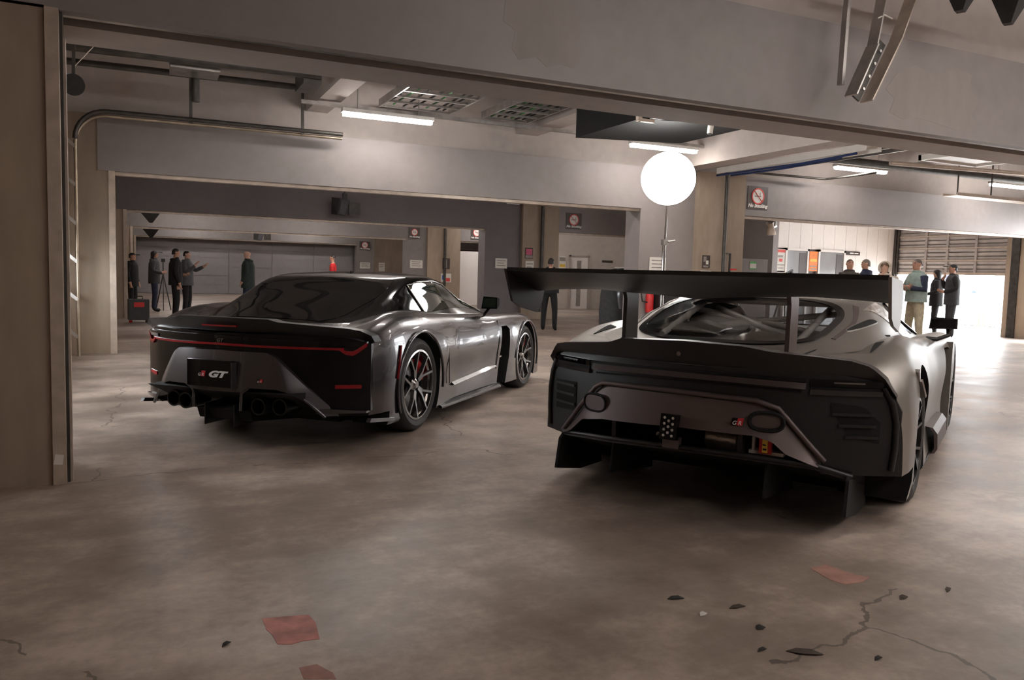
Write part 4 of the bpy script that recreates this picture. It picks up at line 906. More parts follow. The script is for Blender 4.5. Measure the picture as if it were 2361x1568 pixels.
# greenhouse with a see-through rear screen
GgS = {
 -.78:[(0,.872),(.24,.872),(.42,.872),(.50,.87),(.56,.865)],
 -.5: [(0,.945),(.34,.94),(.56,.92),(.66,.90),(.74,.885)],
 -.2: [(0,1.02),(.36,1.015),(.585,.985),(.69,.945),(.79,.90)],
 0:   [(0,1.068),(.36,1.062),(.60,1.03),(.70,.975),(.79,.905)],
 .3:  [(0,1.135),(.36,1.13),(.60,1.095),(.70,1.015),(.79,.90)],
 .55: [(0,1.162),(.36,1.157),(.60,1.122),(.70,1.02),(.79,.885)],
 .85: [(0,1.172),(.36,1.167),(.595,1.132),(.70,1.015),(.79,.87)],
 1.15:[(0,1.155),(.36,1.15),(.59,1.117),(.70,1.0),(.79,.86)],
 1.5: [(0,1.06),(.36,1.055),(.61,1.03),(.71,.95),(.79,.85)],
 1.9: [(0,.91),(.36,.905),(.66,.89),(.74,.87),(.79,.84)],
 2.08:[(0,.845),(.40,.845),(.66,.84),(.72,.83),(.76,.82)]}
Gg = Loft(GgS)
RWA, RWB, RWT = -.70, .27, .455     # rear screen span
def in_rear(y, t):
    v = (y-(RWA+RWB)/2)/((RWB-RWA)/2); u = t/RWT
    return abs(u)**3.2+abs(v)**3.2 < .86
SW = [(.27,.57),(1.14,.56),(1.80,.85),(1.03,.965)]   # side window corners (y,t)
def in_quad(y, t, q):
    t = abs(t); s = 0
    for i in range(4):
        a, b = q[i], q[(i+1)%4]; c = (b[0]-a[0])*(t-a[1])-(b[1]-a[1])*(y-a[0])
        if c < 0: s += 1
    return s in (0,4)
def in_ws(y, t): return 1.24 < y < 1.94 and abs(t) < .46
obj('greenhouse', gshell(Gg, lin(-.78,2.08,90), 8, lambda y,t: in_rear(y,t) or in_quad(y,t,SW) or in_ws(y,t)), M['satin graphite paint'], G, 40)
def disc_fn(r0, r1, n=48):
    def f(a, b):
        r = r0+(r1-r0)*a; th = 2*math.pi*b; e = 2/3.2
        u = math.copysign(abs(math.cos(th))**e, math.cos(th))*r; v = math.copysign(abs(math.sin(th))**e, math.sin(th))*r
        return gpt(Gg, (RWA+RWB)/2+v*(RWB-RWA)/2, u*RWT if abs(u) > 1e-6 else 1e-6)
    return f
obj('rear_window', patch_mesh(disc_fn(.02,.99), 12, 64, .006, .003), M['clear glass'], G, 40)
obj('window_frit', patch_mesh(disc_fn(.915,1.02), 3, 80, .008, .008), M['gloss black'], G, 40)
obj('windscreen', patch_mesh(lambda a,b: gpt(Gg,1.22+a*.74,(2*b-1)*.48),10,16,.004,.003), M['side clear glass'], G, 40)
for s in (-1,1):
    film = [(.23,.55*s),(.72,.55*s),(1.45,.94*s),(1.02,.99*s)]; clr = [(.72,.55*s),(1.16,.545*s),(1.84,.87*s),(1.45,.94*s)]
    obj('film_window', patch_mesh(quad(Gg,film),10,10,.004,.004), M['film silver'], G)
    obj('side_window', patch_mesh(quad(Gg,clr),8,8,.004,.003), M['side clear glass'], G, 40)
    obj('window_pillar', MB().tube([(p[0]*1.006,p[1],p[2]+.002) for p in (gpt(Gg,1.18,.545*s),gpt(Gg,1.5,.68*s),gpt(Gg,1.84,.87*s))],.012,8), M['gloss black'], G, 50)
    # oval quarter vent, dark seam pillar line
    cen = gpt(Gg,.13,.73*s)
    def ov(a, b, s=s):
        th = 2*math.pi*b; u = a*math.cos(th); v = a*math.sin(th)
        return gpt(Gg, .02+.25*u, (.665+.095*u+.05*v)*s)
    obj('quarter_vent', patch_mesh(ov,5,28,.005,.006), M['well black'], G, 40)
    obj('vent_rim', MB().tube([ov(1.0,k/28) for k in range(29)],.006,6), M['satin graphite paint'], G, 50)
    obj('panel_seam', patch_mesh(lambda a,b,s=s: gpt(Gg,.28-.70*a,(.475+.055*a+.05*math.sin(a*3)+(b-.5)*.045)*s),14,3,.003,.006), M['satin rear paint'], G, 50)
    obj('deck_seam', MB().tube([(s*(.50+.28*q), -.86+1.15*q, Gb.at(-.86+1.15*q,.30+.05*q)[1]+.006) for q in lin(0,1,8)],.006,6), M['well black'], gb, 50)
    # notch scoop on the rear wing, latch
    def notch(a, b, s=s):
        y = -.66+.40*a; t = (2.30+.10*a+(b-.5)*.30*(a**.8))/7; x, z = Gb.at(y, t); w = min(max((-.3-y)/.8,0),1); return (s*x, y+.36*x*x*w, z)
    obj('fender_scoop', patch_mesh(notch,8,6,.004,.012), M['well black'], gb, 40)
    obj('latch', MB().bar((s*1.0,-.36,.79),(s*1.0,-.30,.74),.03,.02).bar((s*1.013,-.30,.735),(s*1.03,-.22,.64),.025,.018), M['steel'], gb)
    # sills, front splitter ends, mirrors, light vertical strip of the duct
    obj('side_pod', MB().sheet([[(s*.93,y,.10),(s*1.02,y,.12),(s*1.035,y,.15),(s*1.03,y,.25),(s*1.0,y,.29),(s*.93,y,.30)] for y in [.95,1.0]+lin(1.1,1.62,6)+[1.72]],(-s*.02,0,0)), M['satin rear paint'], G, 30)
    obj('side_skirt', MB().box(min(s*.93,s*.99),max(s*.93,s*.99),.50,1.0,.10,.125), M['carbon'], G)
    obj('duct_strip', MB().box(min(s*.955,s*1.015),max(s*.955,s*1.015),2.12,2.17,.10,.80), M['satin graphite paint'], gb)
    dm = obj('door_mirror', MB().add([(s*.87,1.72,.915),(s*1.06,1.72,.92),(s*1.06,1.72,1.0),(s*.88,1.72,1.005),(s*.90,1.86,.93),(s*1.03,1.85,.935),(s*1.03,1.85,.99),(s*.90,1.86,.99)],[(0,1,2,3),(4,7,6,5),(0,4,5,1),(1,5,6,2),(2,6,7,3),(3,7,4,0)]), M['carbon'], G, 30)
    obj('mirror_glass', MB().box(min(s*.885,s*1.045),max(s*.885,s*1.045),1.714,1.72,.93,.99), M['tinted black glass'], dm)
    obj('mirror_arm', MB().tube([(s*1.0,1.78,.925),(s*1.0,1.76,.87),(s*.93,1.70,.84),(s*.86,1.68,.845)],.016,8), M['carbon'], dm, 50)
    wheel(G, s*1.005, 0, .355, .32, .245, s, 5, 'dark', False); wheel(G, s*1.0, 2.725, .345, .30, .245, s, 5, 'dark', False)
# cabin: tub floor, seats, dash, roll cage
cb_ = obj('cabin', MB().box(-.58,.58,-.45,1.75,.84,.888), M['interior grey'], G)
obj('dash', MB().box(-.62,.62,1.45,1.75,.82,.872), M['interior grey'], G)
obj('seat', MB().sheet([[(-.56,.62,.80),(-.58,.55,.95),(-.50,.52,1.06)],[(-.36,.66,.80),(-.36,.58,.95),(-.36,.56,1.08)],[(-.16,.62,.80),(-.14,.55,.95),(-.22,.52,1.06)]],(0,.05,0)), M['black plastic'], G, 40)
obj('fuel_tank_dome', MB().lathe([(.20,0),(.19,.03),(.14,.06),(.06,.075),(0,.078)],24,'z',(.22,-.36,.872)), M['film silver'], G, 50)
obj('interior_sheet', MB().sheet([[(-.5,-.30,.915),(-.46,-.1,.96),(-.50,.1,.93)],[(-.3,-.32,.92),(-.28,-.1,.94),(-.3,.1,.97)],[(-.1,-.30,.915),(-.1,-.1,.93),(-.12,.1,.925)]],(0,0,.008)), M['film silver'], G, 30)
def cage(pts): obj('roll_cage_tube', MB().tube(pts,.020,10), M['cage tube'], G, 50)
cage([(-.56,.42,.86),(-.56,.40,1.03),(-.40,.40,1.10),(.40,.40,1.10),(.56,.40,1.03),(.56,.42,.86)])
cage([(-.52,.30,1.05),(.50,.20,.90)]); cage([(.52,.30,1.05),(-.50,.20,.90)])
cage([(-.42,.40,1.08),(-.40,-.42,.90)]); cage([(.42,.40,1.08),(.40,-.42,.90)])
cage([(-.30,.33,1.05),(.38,-.35,.90)]); cage([(.0,.36,.98),(.05,-.1,.90)])
cage([(-.40,.42,1.10),(-.44,1.2,1.09),(-.58,1.75,.88)]); cage([(.40,.42,1.10),(.44,1.2,1.09),(.58,1.75,.88)])
# rear end: ducktail lip, shelf, light bars, panel, vents
lt_ = curve([(-.95,.75),(-.885,.835),(-.80,.85),(-.44,.885),(-.36,.912),(0,.925),(.30,.915),(.42,.895),(.62,.880),(.766,.866),(.85,.84),(.91,.785),(.96,.70)])
lb_ = curve([(-.96,.69),(-.868,.772),(-.476,.786),(0,.795),(.466,.77),(.745,.762),(.88,.745),(.965,.66)])
obj('rear_lip', rear_band(lin(-.95,.96,80), lt_, lb_, lambda x,v: .045-.06*v, .10, yG, 5), M['satin wing black'], G, 35)
obj('rear_deck', MB().sheet([[(x,yG(x)+.03,lt_(x)-.004),(x,yG(x)+.16,lt_(x)-.025),(x,-.74+.25*x*x,.877)] for x in lin(-.84,.84,34)],(0,0,-.012)), M['satin graphite paint'], G, 40)
obj('lip_stud', MB().lathe([(.012,-.01),(.012,0),(0,0)],12,'y',(-.017,-1.135,.857)), M['rim metal'], G)
# panel behind (wraps the full rear), rounded right edge
obj('rear_panel', rear_band(lin(-.985,.985,70), curve([(-.985,.62),(-.93,.745),(0,.795),(.93,.745),(.985,.62)]), curve([(-.985,.30),(-.78,.315),(-.60,.46),(0,.49),(.46,.47),(.62,.36),(.78,.32),(.985,.32)]), .004, .03, yG, 5), M['satin rear dark'], G, 35)
obj('panel_groove', rear_band(lin(-.60,.58,40), lambda x:.775-.03*x*x, lambda x:.762-.03*x*x, .012, .02, yG, 1), M['well black'], G)
obj('panel_ledge', rear_band(lin(-.56,.58,40), lambda x:.760-.04*x*x, lambda x:.735-.05*x*x, lambda x,v:.012+.02*v, .03, yG, 2), M['satin rear paint'], G, 30)
obj('panel_groove', rear_band(lin(-.55,.56,40), lambda x:.722-.05*x*x, lambda x:.712-.05*x*x, .010, .02, yG, 1), M['well black'], G)
for s in (-1,1):
    a, b = min(s*.60,s*.905), max(s*.60,s*.905)
    tl = obj('tail_light', rear_band(lin(a,b,12), lambda x:.768, lambda x:.736, .016, .03, yG, 1), M['tinted black glass'], G, 40)
    obj('tail_light', rear_band(lin(a,b,12), lambda x:.718, lambda x:.693, .020, .03, yG, 1), M['smoked lens'], G, 40)
    obj('lamp_gap', rear_band(lin(a,b,12), lambda x:.736, lambda x:.718, .010, .02, yG, 1), M['well black'], G)
    obj('light_strip', rear_band(lin(min(s*.70,s*.83),max(s*.70,s*.83),6), lambda x:.758, lambda x:.751, .020, .01, yG, 1), M['rim metal'], tl)
    # vent with louvres
    vt = curve([(.68,.660),(.83,.640),(.905,.56)]); vb = curve([(.68,.64),(.775,.49),(.905,.458)])
    vx = lin(.69,.90,10) if s > 0 else lin(-.90,-.71,10)
    vtop = (lambda x: vt(abs(x))) if s > 0 else (lambda x: .625-.05*(abs(x)-.71)); vbot = (lambda x: vb(abs(x))) if s > 0 else (lambda x: .455-.05*(abs(x)-.71))
    obj('side_vent', rear_band(vx, vtop, vbot, .008, .02, yG, 1), M['well black'], G)
    for q in range(3):
        zz = .60-q*.055; xa = (.70+.03*q) if s > 0 else -.90; xb = (.87+.012*q) if s > 0 else -.72
        obj('louvre', rear_band(lin(xa,xb,6), lambda x,zz=zz: zz+.008, lambda x,zz=zz: zz-.006, .020, .025, yG, 1), M['carbon'], G)
    obj('corner_edge', MB().tube([(s*x,yG(x)-.01,z) for x,z in ((.905,.74),(.945,.66),(.965,.56),(.965,.44),(.955,.33))],.016,8), M['carbon'], G, 50)
# trapezoid centre section
ct = curve([(-.80,.325),(-.77,.345),(-.52,.612),(-.47,.638),(0,.645),(.37,.632),(.46,.605),(.62,.42),(.66,.36)])
cbt = curve([(-.80,.315),(-.71,.35),(-.61,.435),(-.46,.46),(0,.485),(.37,.48),(.46,.455),(.52,.40),(.66,.345)])
obj('centre_section', rear_band(lin(-.80,.66,90), ct, cbt, lambda x,v: .02+.05*v, .12, yG, 6), M['satin rear paint'], G, 26)
obj('centre_rim', MB().tube([(x,yG(x)-.035,z) for x,z in ((-.80,.33),(-.66,.49),(-.535,.625),(-.48,.655),(0,.663),(.37,.65),(.47,.618),(.62,.44),(.68,.37))],.014,8), M['satin rear paint'], G, 50)
obj('centre_shadow_gap', rear_band(lin(-.50,.42,40), lambda x: ct(x)+.016, lambda x: ct(x)-.002, .018, .02, yG, 1), M['well black'], G)
for cx, cz, rx, rz, mm, n_ in ((-.525,.54,.078,.048,'satin rear paint','oval_cover'),(.425,.552,.075,.043,'satin rear paint','oval_port')):
    ring = [(cx+rx*math.copysign(abs(math.cos(a))**.7,math.cos(a)), yG(cx+rx*math.copysign(abs(math.cos(a))**.7,math.cos(a)))-.056, cz+rz*math.copysign(abs(math.sin(a))**.8,math.sin(a))) for a in lin(0,2*math.pi,36)]
    o = obj(n_, MB().add(ring[:-1]+[(x,y+.06,z) for x,y,z in ring[:-1]],[tuple(range(36))]+[(i,36+i,36+(i+1)%36,(i+1)%36) for i in range(36)]), M[mm] if cx < 0 else M['satin rear paint'], G, 30)
    obj('port_rim', MB().tube(ring,.007 if cx < 0 else .012,6), M['well black'], o, 50)
# rain light
rl_ = obj('rain_light', MB().box(-.045,.045,-.02,.02,-.065,.065), M['gloss black'], G); rl_.location = (-.033,-1.185,.484); rl_.rotation_euler = (-.15,0,0)
mat('lit dot', (.62,.58,.56), .25, .2, .05, 9)
for k, (x, z) in enumerate([(x, .045-.03*j) for j in range(4) for x in (-.022,.022)]+[(0,.03-.03*j) for j in range(3)]):
    obj('light_dot', MB().lathe([(.0075,-.022),(.006,-.026),(0,-.027)],10,'y',(x,0,z)), M['lit dot'], rl_)
obj('light_bracket', MB().box(-.075,.01,-1.17,-1.12,.37,.425), M['satin rear paint'], G)
# dark opening: floor bar, uprights, jack parts, red socket
bar = [(x, yG(x)-.045, z) for x, z in ((-.79,.325),(-.60,.345),(-.40,.358),(-.02,.377),(.30,.374),(.64,.350),(.80,.30))]
obj('diffuser_edge', MB().tube(bar,.014,8), M['carbon'], G, 50)
obj('diffuser_tray', MB().sheet([[(x,yG(x)-.05,z-.008),(x,-.55,.20)] for x,_,z in bar],(0,0,-.012)), M['carbon'], G, 30)
for x in (-.40,.30): obj('upright', MB().box(x-.012,x+.012,yG(x)-.02,yG(x)+.05,.36,.49), M['carbon'], G)
obj('gearbox_case', MB().lathe([(.03,-.1),(.07,-.08),(.075,.08),(.04,.12)],16,'x',(.18,-.95,.415)), M['film silver'], G, 40)
obj('jack_socket', MB().box(.33,.50,-1.03,-.96,.375,.392).box(.345,.358,-1.03,-1.0,.39,.46), M['white plastic'], G)
rs = obj('tow_strap', MB().box(.385,.445,-1.05,-1.02,.385,.475), M['red'], G); obj('strap_print', MB().box(.402,.428,-1.054,-1.05,.39,.455), M['yellow print'], rs)
obj('strap_mark', MB().box(.406,.424,-1.056,-1.054,.402,.412).box(.404,.420,-1.056,-1.054,.425,.432), M['scrap dark'], rs)
obj('inner_bolt', MB().lathe([(.016,-.01),(.016,0),(0,0)],10,'y',(-.16,-1.0,.40)), M['rim metal'], G)
badge(G, .292, -1.135, .543, .055, .2)
# diffuser side plates
for s in (-1,1):
    obj('diffuser_plate', MB().prism([(-1.0,.12),(-.96,.29),(-.92,.315),(-.45,.315),(-.40,.05),(-.7,.06)],'x',s*.79-.008,s*.79+.008), M['well black'], G)
    obj('diffuser_plate', MB().prism([(-1.05,.16),(-1.02,.34),(-.45,.30),(-.45,.08)],'x',s*.42-.006,s*.42+.006), M['well black'], G)
    # wing strut (swan neck plate) and end plate
    st = [(-.87,.85),(-.70,.85),(-.70,1.14),(-.74,1.21),(-.82,1.238),(-1.05,1.238),(-1.05,1.215),(-.90,1.20),(-.86,1.12)]
    obj('wing_strut', MB().prism(st,'x',s*.45-.011,s*.45+.011), M['satin wing black'] if s < 0 else M['satin rear paint'], G)  # right strut coloured lighter for the sky light it catches
    obj('wing_end_plate', MB().prism([(-1.33,1.268),(-1.25,1.09),(-1.17,1.055),(-.97,1.02),(-.92,1.09),(-.89,1.19),(-.95,1.255)],'x',s*.965-.007,s*.965+.007), M['satin wing black'] if s < 0 else M['satin graphite paint'], G)  # right plate coloured paler, standing in for light from the doorway
# wing aerofoil: leading edge forward and lower, trailing edge high
rows = []
for x in lin(-.96,.96,48):
    k = max(0, 1-(abs(x)/.55)**4) ; dz = -.012*k if abs(x) < .55 else 0.0
    sw = .03*math.sin(min(1,abs(x)/.96)*math.pi)
    up = [(-.97,1.155+sw),(-1.0,1.18+sw),(-1.08,1.215+sw*.6),(-1.2,1.245),(-1.31,1.266)]; lo = [(-1.312,1.258),(-1.2,1.222),(-1.08,1.175+sw*.4+dz),(-1.0,1.15+sw*.6+dz),(-.965,1.145+sw+dz)]
    rows.append([(x,y,z) for y,z in up+lo+[up[0]]])
mbw = MB(); mbw.grid(rows); mbw.f.append(tuple(range(len(rows[0])-1))); mbw.m.append(0); nn = (len(rows)-1)*len(rows[0]); mbw.f.append(tuple(nn+k for k in range(len(rows[0])-2,-1,-1))); mbw.m.append(0)
obj('wing_blade', mbw, M['satin wing black'], G, 40)
obj('gurney_flap', MB().box(-.96,.96,-1.316,-1.311,1.255,1.276), M['carbon'], G)
# ------------------------------------------------------------------ balloon lamp on its stand
lamp_mat('balloon glow', (1.0,.975,.93), BALLOON_W)
bl_ = empty('balloon_lamp', (5.98,8.40,0), 0, 'big round glowing white balloon lamp on a tall thin stand between the cars', 'lamp')
rad = .338; obj('balloon', MB().lathe([(0,-rad)]+[(rad*math.cos(a), rad*.97*math.sin(a)) for a in lin(-1.5,1.5,22)]+[(0,rad)],40,'z',(0,0,2.49)), M['balloon glow'], bl_, 60)
obj('stand_pole', MB().tube([(-.02,0,.1),(-.02,0,1.7)],.022,10).tube([(-.01,0,1.7),(0,0,2.18)],.014,10), M['chrome'], bl_, 50)
obj('clamp', MB().box(-.05,.03,-.03,.03,1.66,1.73).tube([(0,-.05,1.7),(.1,-.06,1.72)],.012,8), M['steel'], bl_)
for k in range(3):
    a = .4+2*math.pi*k/3; obj('tripod_leg', MB().bar((-.02,0,.75),(-.02+.55*math.cos(a),.55*math.sin(a),.012),.02), M['steel'], bl_)
# ------------------------------------------------------------------ people
mat('skin', (.50,.27,.19), .55, 0, .1, 9); mat('skin pale', (.62,.38,.29), .55, 0, .1, 9)
mat('hair black', (.010,.008,.007), .55, 0, .3, 30); mat('hair grey', (.15,.125,.11), .6, 0, .2, 30); mat('hair brown', (.10,.05,.025), .55, 0, .3, 30)
for n, c in (('cloth black',(.012,.012,.013)),('cloth charcoal',(.045,.047,.05)),('cloth grey',(.10,.105,.11)),('cloth green black',(.022,.034,.030)),('cloth jeans',(.020,.024,.055)),('cloth navy',(.020,.028,.06)),('cloth red',(.55,.015,.02)),('cloth khaki',(.40,.35,.25)),('cloth brown',(.05,.04,.032)),('cloth cream',(.62,.55,.47)),('cloth teal grey',(.28,.36,.33)),('cloth green',(.03,.32,.14)),('cloth white',(.75,.73,.70)),('shoe dark',(.015,.014,.014)),('fur tan',(.45,.30,.17))):
    mat(n, c, .85, 0, .18, 14)
FACE = dict(away=0, left=90, right=-90, camera=180)
def person(px, ptop, Y, face, label, top, legs, hair='short', haircol='hair black', skin='skin', arms=None, jacket=None, hem=.80, extras=(), lean=0., group='people in the garage', shoe='shoe dark', wide=1., head_turn=0., stance=.11, height=None):
    p = at(px, ptop, 1, Y); H = height or p.z; k = H/1.74
    ang = math.radians(-24.8+(FACE[face] if isinstance(face,str) else face))
    base = -.02 if p.x > 20.3 else 0
    root = empty('person', (p.x, Y, base), ang, label, 'person', group); root.scale = (k,k,(p.z-base)/1.74 if not height else k)
    # joints: (pos, radius, parent, part) part 0 top 1 legs 2 skin 3 shoes
    J = []
    def j(pos, r, par, part): J.append((Vector(pos), r, par, part)); return len(J)-1
    w = wide
    pel = j((0,0,.95),(.135*w,.105),None,1); sp_ = j((0,.0+lean*.3,1.12),(.14*w,.10),pel,0); ch = j((0,lean*.8,1.33),(.165*w,.115),sp_,0)
    nb = j((0,lean-.005,1.455),(.065,.06),ch,0); nk = j((0,lean+.01,1.515),(.052,.054),nb,2); hl = j((0,lean+.035,1.575),(.066,.078),nk,2); hm = j((0,lean+.02,1.645),(.077,.094),hl,2); j((0,lean+.01,1.70),(.062,.072),hm,2)
    arms = arms or ['down','down']
    POSE = {'down':((.235,-.02,1.16),(.25,.05,.92),(.25,.08,.82)), 'bent':((.235,-.03,1.17),(.16,.20,1.10),(.10,.27,1.13)), 'raise':((.24,.08,1.18),(.20,.30,1.34),(.18,.35,1.43)),
            'point':((.22,.14,1.22),(.14,.38,1.33),(.12,.46,1.38)), 'cross':((.25,.05,1.17),(.02,.20,1.20),(-.09,.19,1.22)), 'phone':((.24,.10,1.20),(.10,.27,1.36),(.06,.30,1.44)), 'pocket':((.26,-.05,1.17),(.19,.08,.97),(.16,.11,.92)), 'chin':((.20,.12,1.18),(.08,.20,1.38),(.04,.17,1.45))}
    for si, s in enumerate((1,-1)):
        e, wr, hd = [Vector(q) for q in POSE[arms[si]]]
        sh = j((s*.165*w,lean*.9,1.405),(.078 if jacket else .068,.078),ch,0); el = j((s*e.x*w,e.y+lean*.6,e.z),(.064 if jacket else .052,.06),sh,0); wv = j((s*wr.x,wr.y+lean*.5,wr.z),(.044 if jacket else .036,.04),el,0)
        d = (hd-wr); d.x *= s; d = d.normalized(); q0 = Vector((s*wr.x,wr.y+lean*.5,wr.z))
        pm = j(q0+d*.055,(.034,.022),wv,2); pe = j(q0+d*.095,(.036,.018),pm,2)
        side = d.cross(Vector((0,1,0)) if abs(d.y) < .8 else Vector((0,0,1))).normalized(); cur_ = side.cross(d).normalized()
        for fi, (off, ln) in enumerate(((-.028,.07),(-.010,.082),(.010,.078),(.027,.062))):
            f1 = j(q0+d*(.10+ln*.45)+side*off+cur_*.006,(.010,.010),pe,2); j(q0+d*(.10+ln*.85)+side*off+cur_*.026,(.008,.008),f1,2)
        t1 = j(q0+d*.075-side*.045,(.012,.012),pm,2); j(q0+d*.115-side*.055+cur_*.012,(.009,.009),t1,2)
        hp = j((s*.095*w,0,.90),(.098*w,.10),pel,1); kn = j((s*stance,.02,.49),(.072,.075),hp,1); an = j((s*(stance+.01),-.02,.115),(.055,.06),kn,1)
        ft = j((s*(stance+.015),.03,.055),(.045,.048),an,3); j((s*(stance+.03),.15,.042),(.045,.036),ft,3)
    me = bpy.data.meshes.new('body'); me.from_pydata([v[0] for v in J], [(q[2], i) for i, q in enumerate(J) if q[2] is not None], [])
    o = bpy.data.objects.new('body', me); C.objects.link(o)
    sm = o.modifiers.new('s','SKIN'); sd_ = me.skin_vertices[0].data
    for i, q in enumerate(J): sd_[i].radius = q[1]; sd_[i].use_root = (i == 0)
    sm.use_smooth_shade = True; ss = o.modifiers.new('u','SUBSURF'); ss.levels = 2; ss.render_levels = 2
    bpy.context.view_layer.update(); dg = bpy.context.evaluated_depsgraph_get(); m2 = bpy.data.meshes.new_from_object(o.evaluated_get(dg)); o.modifiers.clear(); o.data = m2
    for m_ in (top, legs, skin, shoe): m2.materials.append(M[m_])
    A = np.array([J[q[2]][0] for q in J if q[2] is not None]); B = np.array([q[0] for q in J if q[2] is not None]); part = np.array([q[3] for q in J if q[2] is not None])
    cen = np.array([f.center for f in m2.polygons]); AB = B-A; L2_ = (AB**2).sum(1)
    t = np.clip(((cen[:,None]-A)*AB).sum(2)/L2_, 0, 1); dd = ((cen[:,None]-(A+AB*t[...,None]))**2).sum(2); idx = part[dd.argmin(1)]
    idx[(idx==0)&(cen[:,2]<.96)&(abs(cen[:,0])<.17)] = 1
    m2.polygons.foreach_set('material_index', idx.astype(int)); m2.polygons.foreach_set('use_smooth', [True]*len(m2.polygons)); m2.update()
    o.parent = root
    # head: face, hair or cap on a turnable helper kept as plain offsets
    hx, hy, hz = 0, lean+.02, 1.645
    fc = MB(); fc.add([(-.014,hy+.070,1.615),(.014,hy+.070,1.615),(0,hy+.100,1.612),(0,hy+.072,1.655)],[(0,1,2),(0,2,3),(1,3,2),(0,3,1)])
    fo = obj('face', fc, M[skin], root, 60)
    ey = MB()
    for s in (-1,1): ey.lathe([(0,-.004),(.010,0),(0,.006)],8,'y',(s*.028,hy+.070,1.652)); ey.box(s*.028-.016,s*.028+.016,hy+.064,hy+.078,1.668,1.674)
    ey.box(-.020,.020,hy+.066,hy+.078,1.586,1.591); obj('eyes', ey, M['hair black'], fo)
    er = MB()
    for s in (-1,1): er.lathe([(0,-.010),(.020,-.006),(.026,0),(.016,.008),(0,.008)],10,'x',(s*.070,hy-.008,1.635))
    obj('ears', er, M[skin], fo, 50)
    def skull(zlow, back, r=1.0, front=.05):
        rows = []
        for u in lin(0,1,9):
            row = []
            for q in range(25):
                a = 2*math.pi*q/24; fr = math.sin(a)  # +1 front
                zl = zlow+(1.690-zlow)*max(0,fr*.9+.1)**.6 if fr > -.1 else zlow-back*abs(fr)
                zt = 1.735; z = zl+(zt-zl)*math.sin(u*math.pi/2); cz = min(1,max(0,(z-1.63)/.105)); rr_ = math.sqrt(max(0,1-cz**2.2)) if z > 1.63 else 1
                jt = 1+.05*math.sin(q*2.7+u*5)+.03*math.sin(q*5.1); row.append((.075*r*jt*rr_*math.cos(a), hy-.010+.090*r*jt*rr_*math.sin(a), z))
            rows.append(row)
        return MB().grid(rows)
    if hair == 'short': obj('hair', skull(1.60,.02), M[haircol], root, 60)
    elif hair == 'long': obj('hair', skull(1.52,.16,1.12), M[haircol], root, 60)
    elif hair == 'crop': obj('hair', skull(1.635,.0,.97), M[haircol], root, 60)
    elif hair == 'hood':
        obj('hood', skull(1.50,.10,1.32), M[top], root, 60)
    if 'cap' in extras:
        cp = obj('cap', skull(1.65,.0,1.10), M['cloth black'], root, 60)
        obj('brim', MB().sheet([[(-.07,hy+.10,1.685),(-.06,hy+.17,1.67),(-.03,hy+.195,1.668)],[(0,hy+.115,1.695),(0,hy+.18,1.685),(0,hy+.205,1.682)],[(.07,hy+.10,1.685),(.06,hy+.17,1.67),(.03,hy+.195,1.668)]],(0,0,.006)), M['cloth black'], cp, 50)
    if jacket:
        rows = []
        for z, a, b in ((1.49,.095,.085),(1.44,.175,.115),(1.36,.215,.145),(1.2,.215,.152),(1.02,.215,.155),(hem,.22,.16)):
            rows.append([(a*w*math.cos(2*math.pi*q/24), lean*(.9 if z>1.2 else .4)+b*math.sin(2*math.pi*q/24), z) for q in range(25)])
        jk = obj('jacket', MB().grid(rows), M[jacket], root, 60)
        obj('hood_roll', MB().tube([(.085*math.cos(a),lean-.02+.075*math.sin(a),1.485+.02*math.sin(a)) for a in lin(math.pi*.1,math.pi*1.9+.0,14)],.03,8), M[jacket], jk, 60)
    return root
P_ = 'people in the left bays'
person(304,582,21.8,'right','dark figure half hidden at the far left pillar with black cap','cloth black','cloth black','short',extras=('cap',),jacket='cloth black',group=P_)
person(355,577,23.3,-70,'person with long black hair, cap and dark jacket in blue jeans at far left','cloth charcoal','cloth jeans','long',extras=('cap',),arms=['bent','bent'],jacket='cloth charcoal',group=P_)
person(404,572,19.4,-60,'person in black jacket and black trousers standing nearest at far left','cloth black','cloth black','short',arms=['down','bent'],jacket='cloth black',hem=.86,group=P_)
person(430,577,20.6,'right','person in grey jacket with both hands raised beside the black-clad person','cloth grey','cloth black','short',skin='skin pale',arms=['raise','point'],jacket='cloth grey',hem=.84,group=P_)
person(572,576,19.6,'left','bald man in dark green jacket behind the left car','cloth green black','cloth navy','none',skin='skin pale',arms=['down','pocket'],jacket='cloth green black',group=P_)
person(768,587,24.5,'left','man in bright red shirt beyond the left car roof','cloth red','cloth black','crop',arms=['bent','bent'],group=P_)
person(1270,594,16.0,-10,'person in black with back turned standing by the rear wing tip','cloth black','cloth black','short',arms=['phone','phone'],jacket='cloth black',hem=.9,lean=.05,stance=.13)
R_ = 'people by the raised door'
person(1960,597,12.0,175,'bearded man in dark brown hooded jacket behind the rear wing','cloth brown','cloth black','crop',haircol='hair brown',jacket='cloth brown',group=R_)
person(1999,597,12.5,80,'man in profile with grey hair and navy jacket behind the rear wing','cloth navy','cloth navy','short',haircol='hair grey',jacket='cloth navy',group=R_)
w_ = person(2041,604,10.6,150,'woman with brown hair in cream hooded puffer coat by the wing end','cloth cream','cloth cream','long',haircol='hair brown',skin='skin pale',jacket='cloth cream',arms=['chin','bent'],wide=1.25,hem=.7,group=R_)
obj('fur_hood', MB().tube([(.088*math.cos(a),.02-.03*math.sin(a),1.625+.105*math.sin(a)) for a in lin(-.8,math.pi+.8,18)],[.02]+[.034]*17+[.02],10), M['cloth cream'], w_, 60)
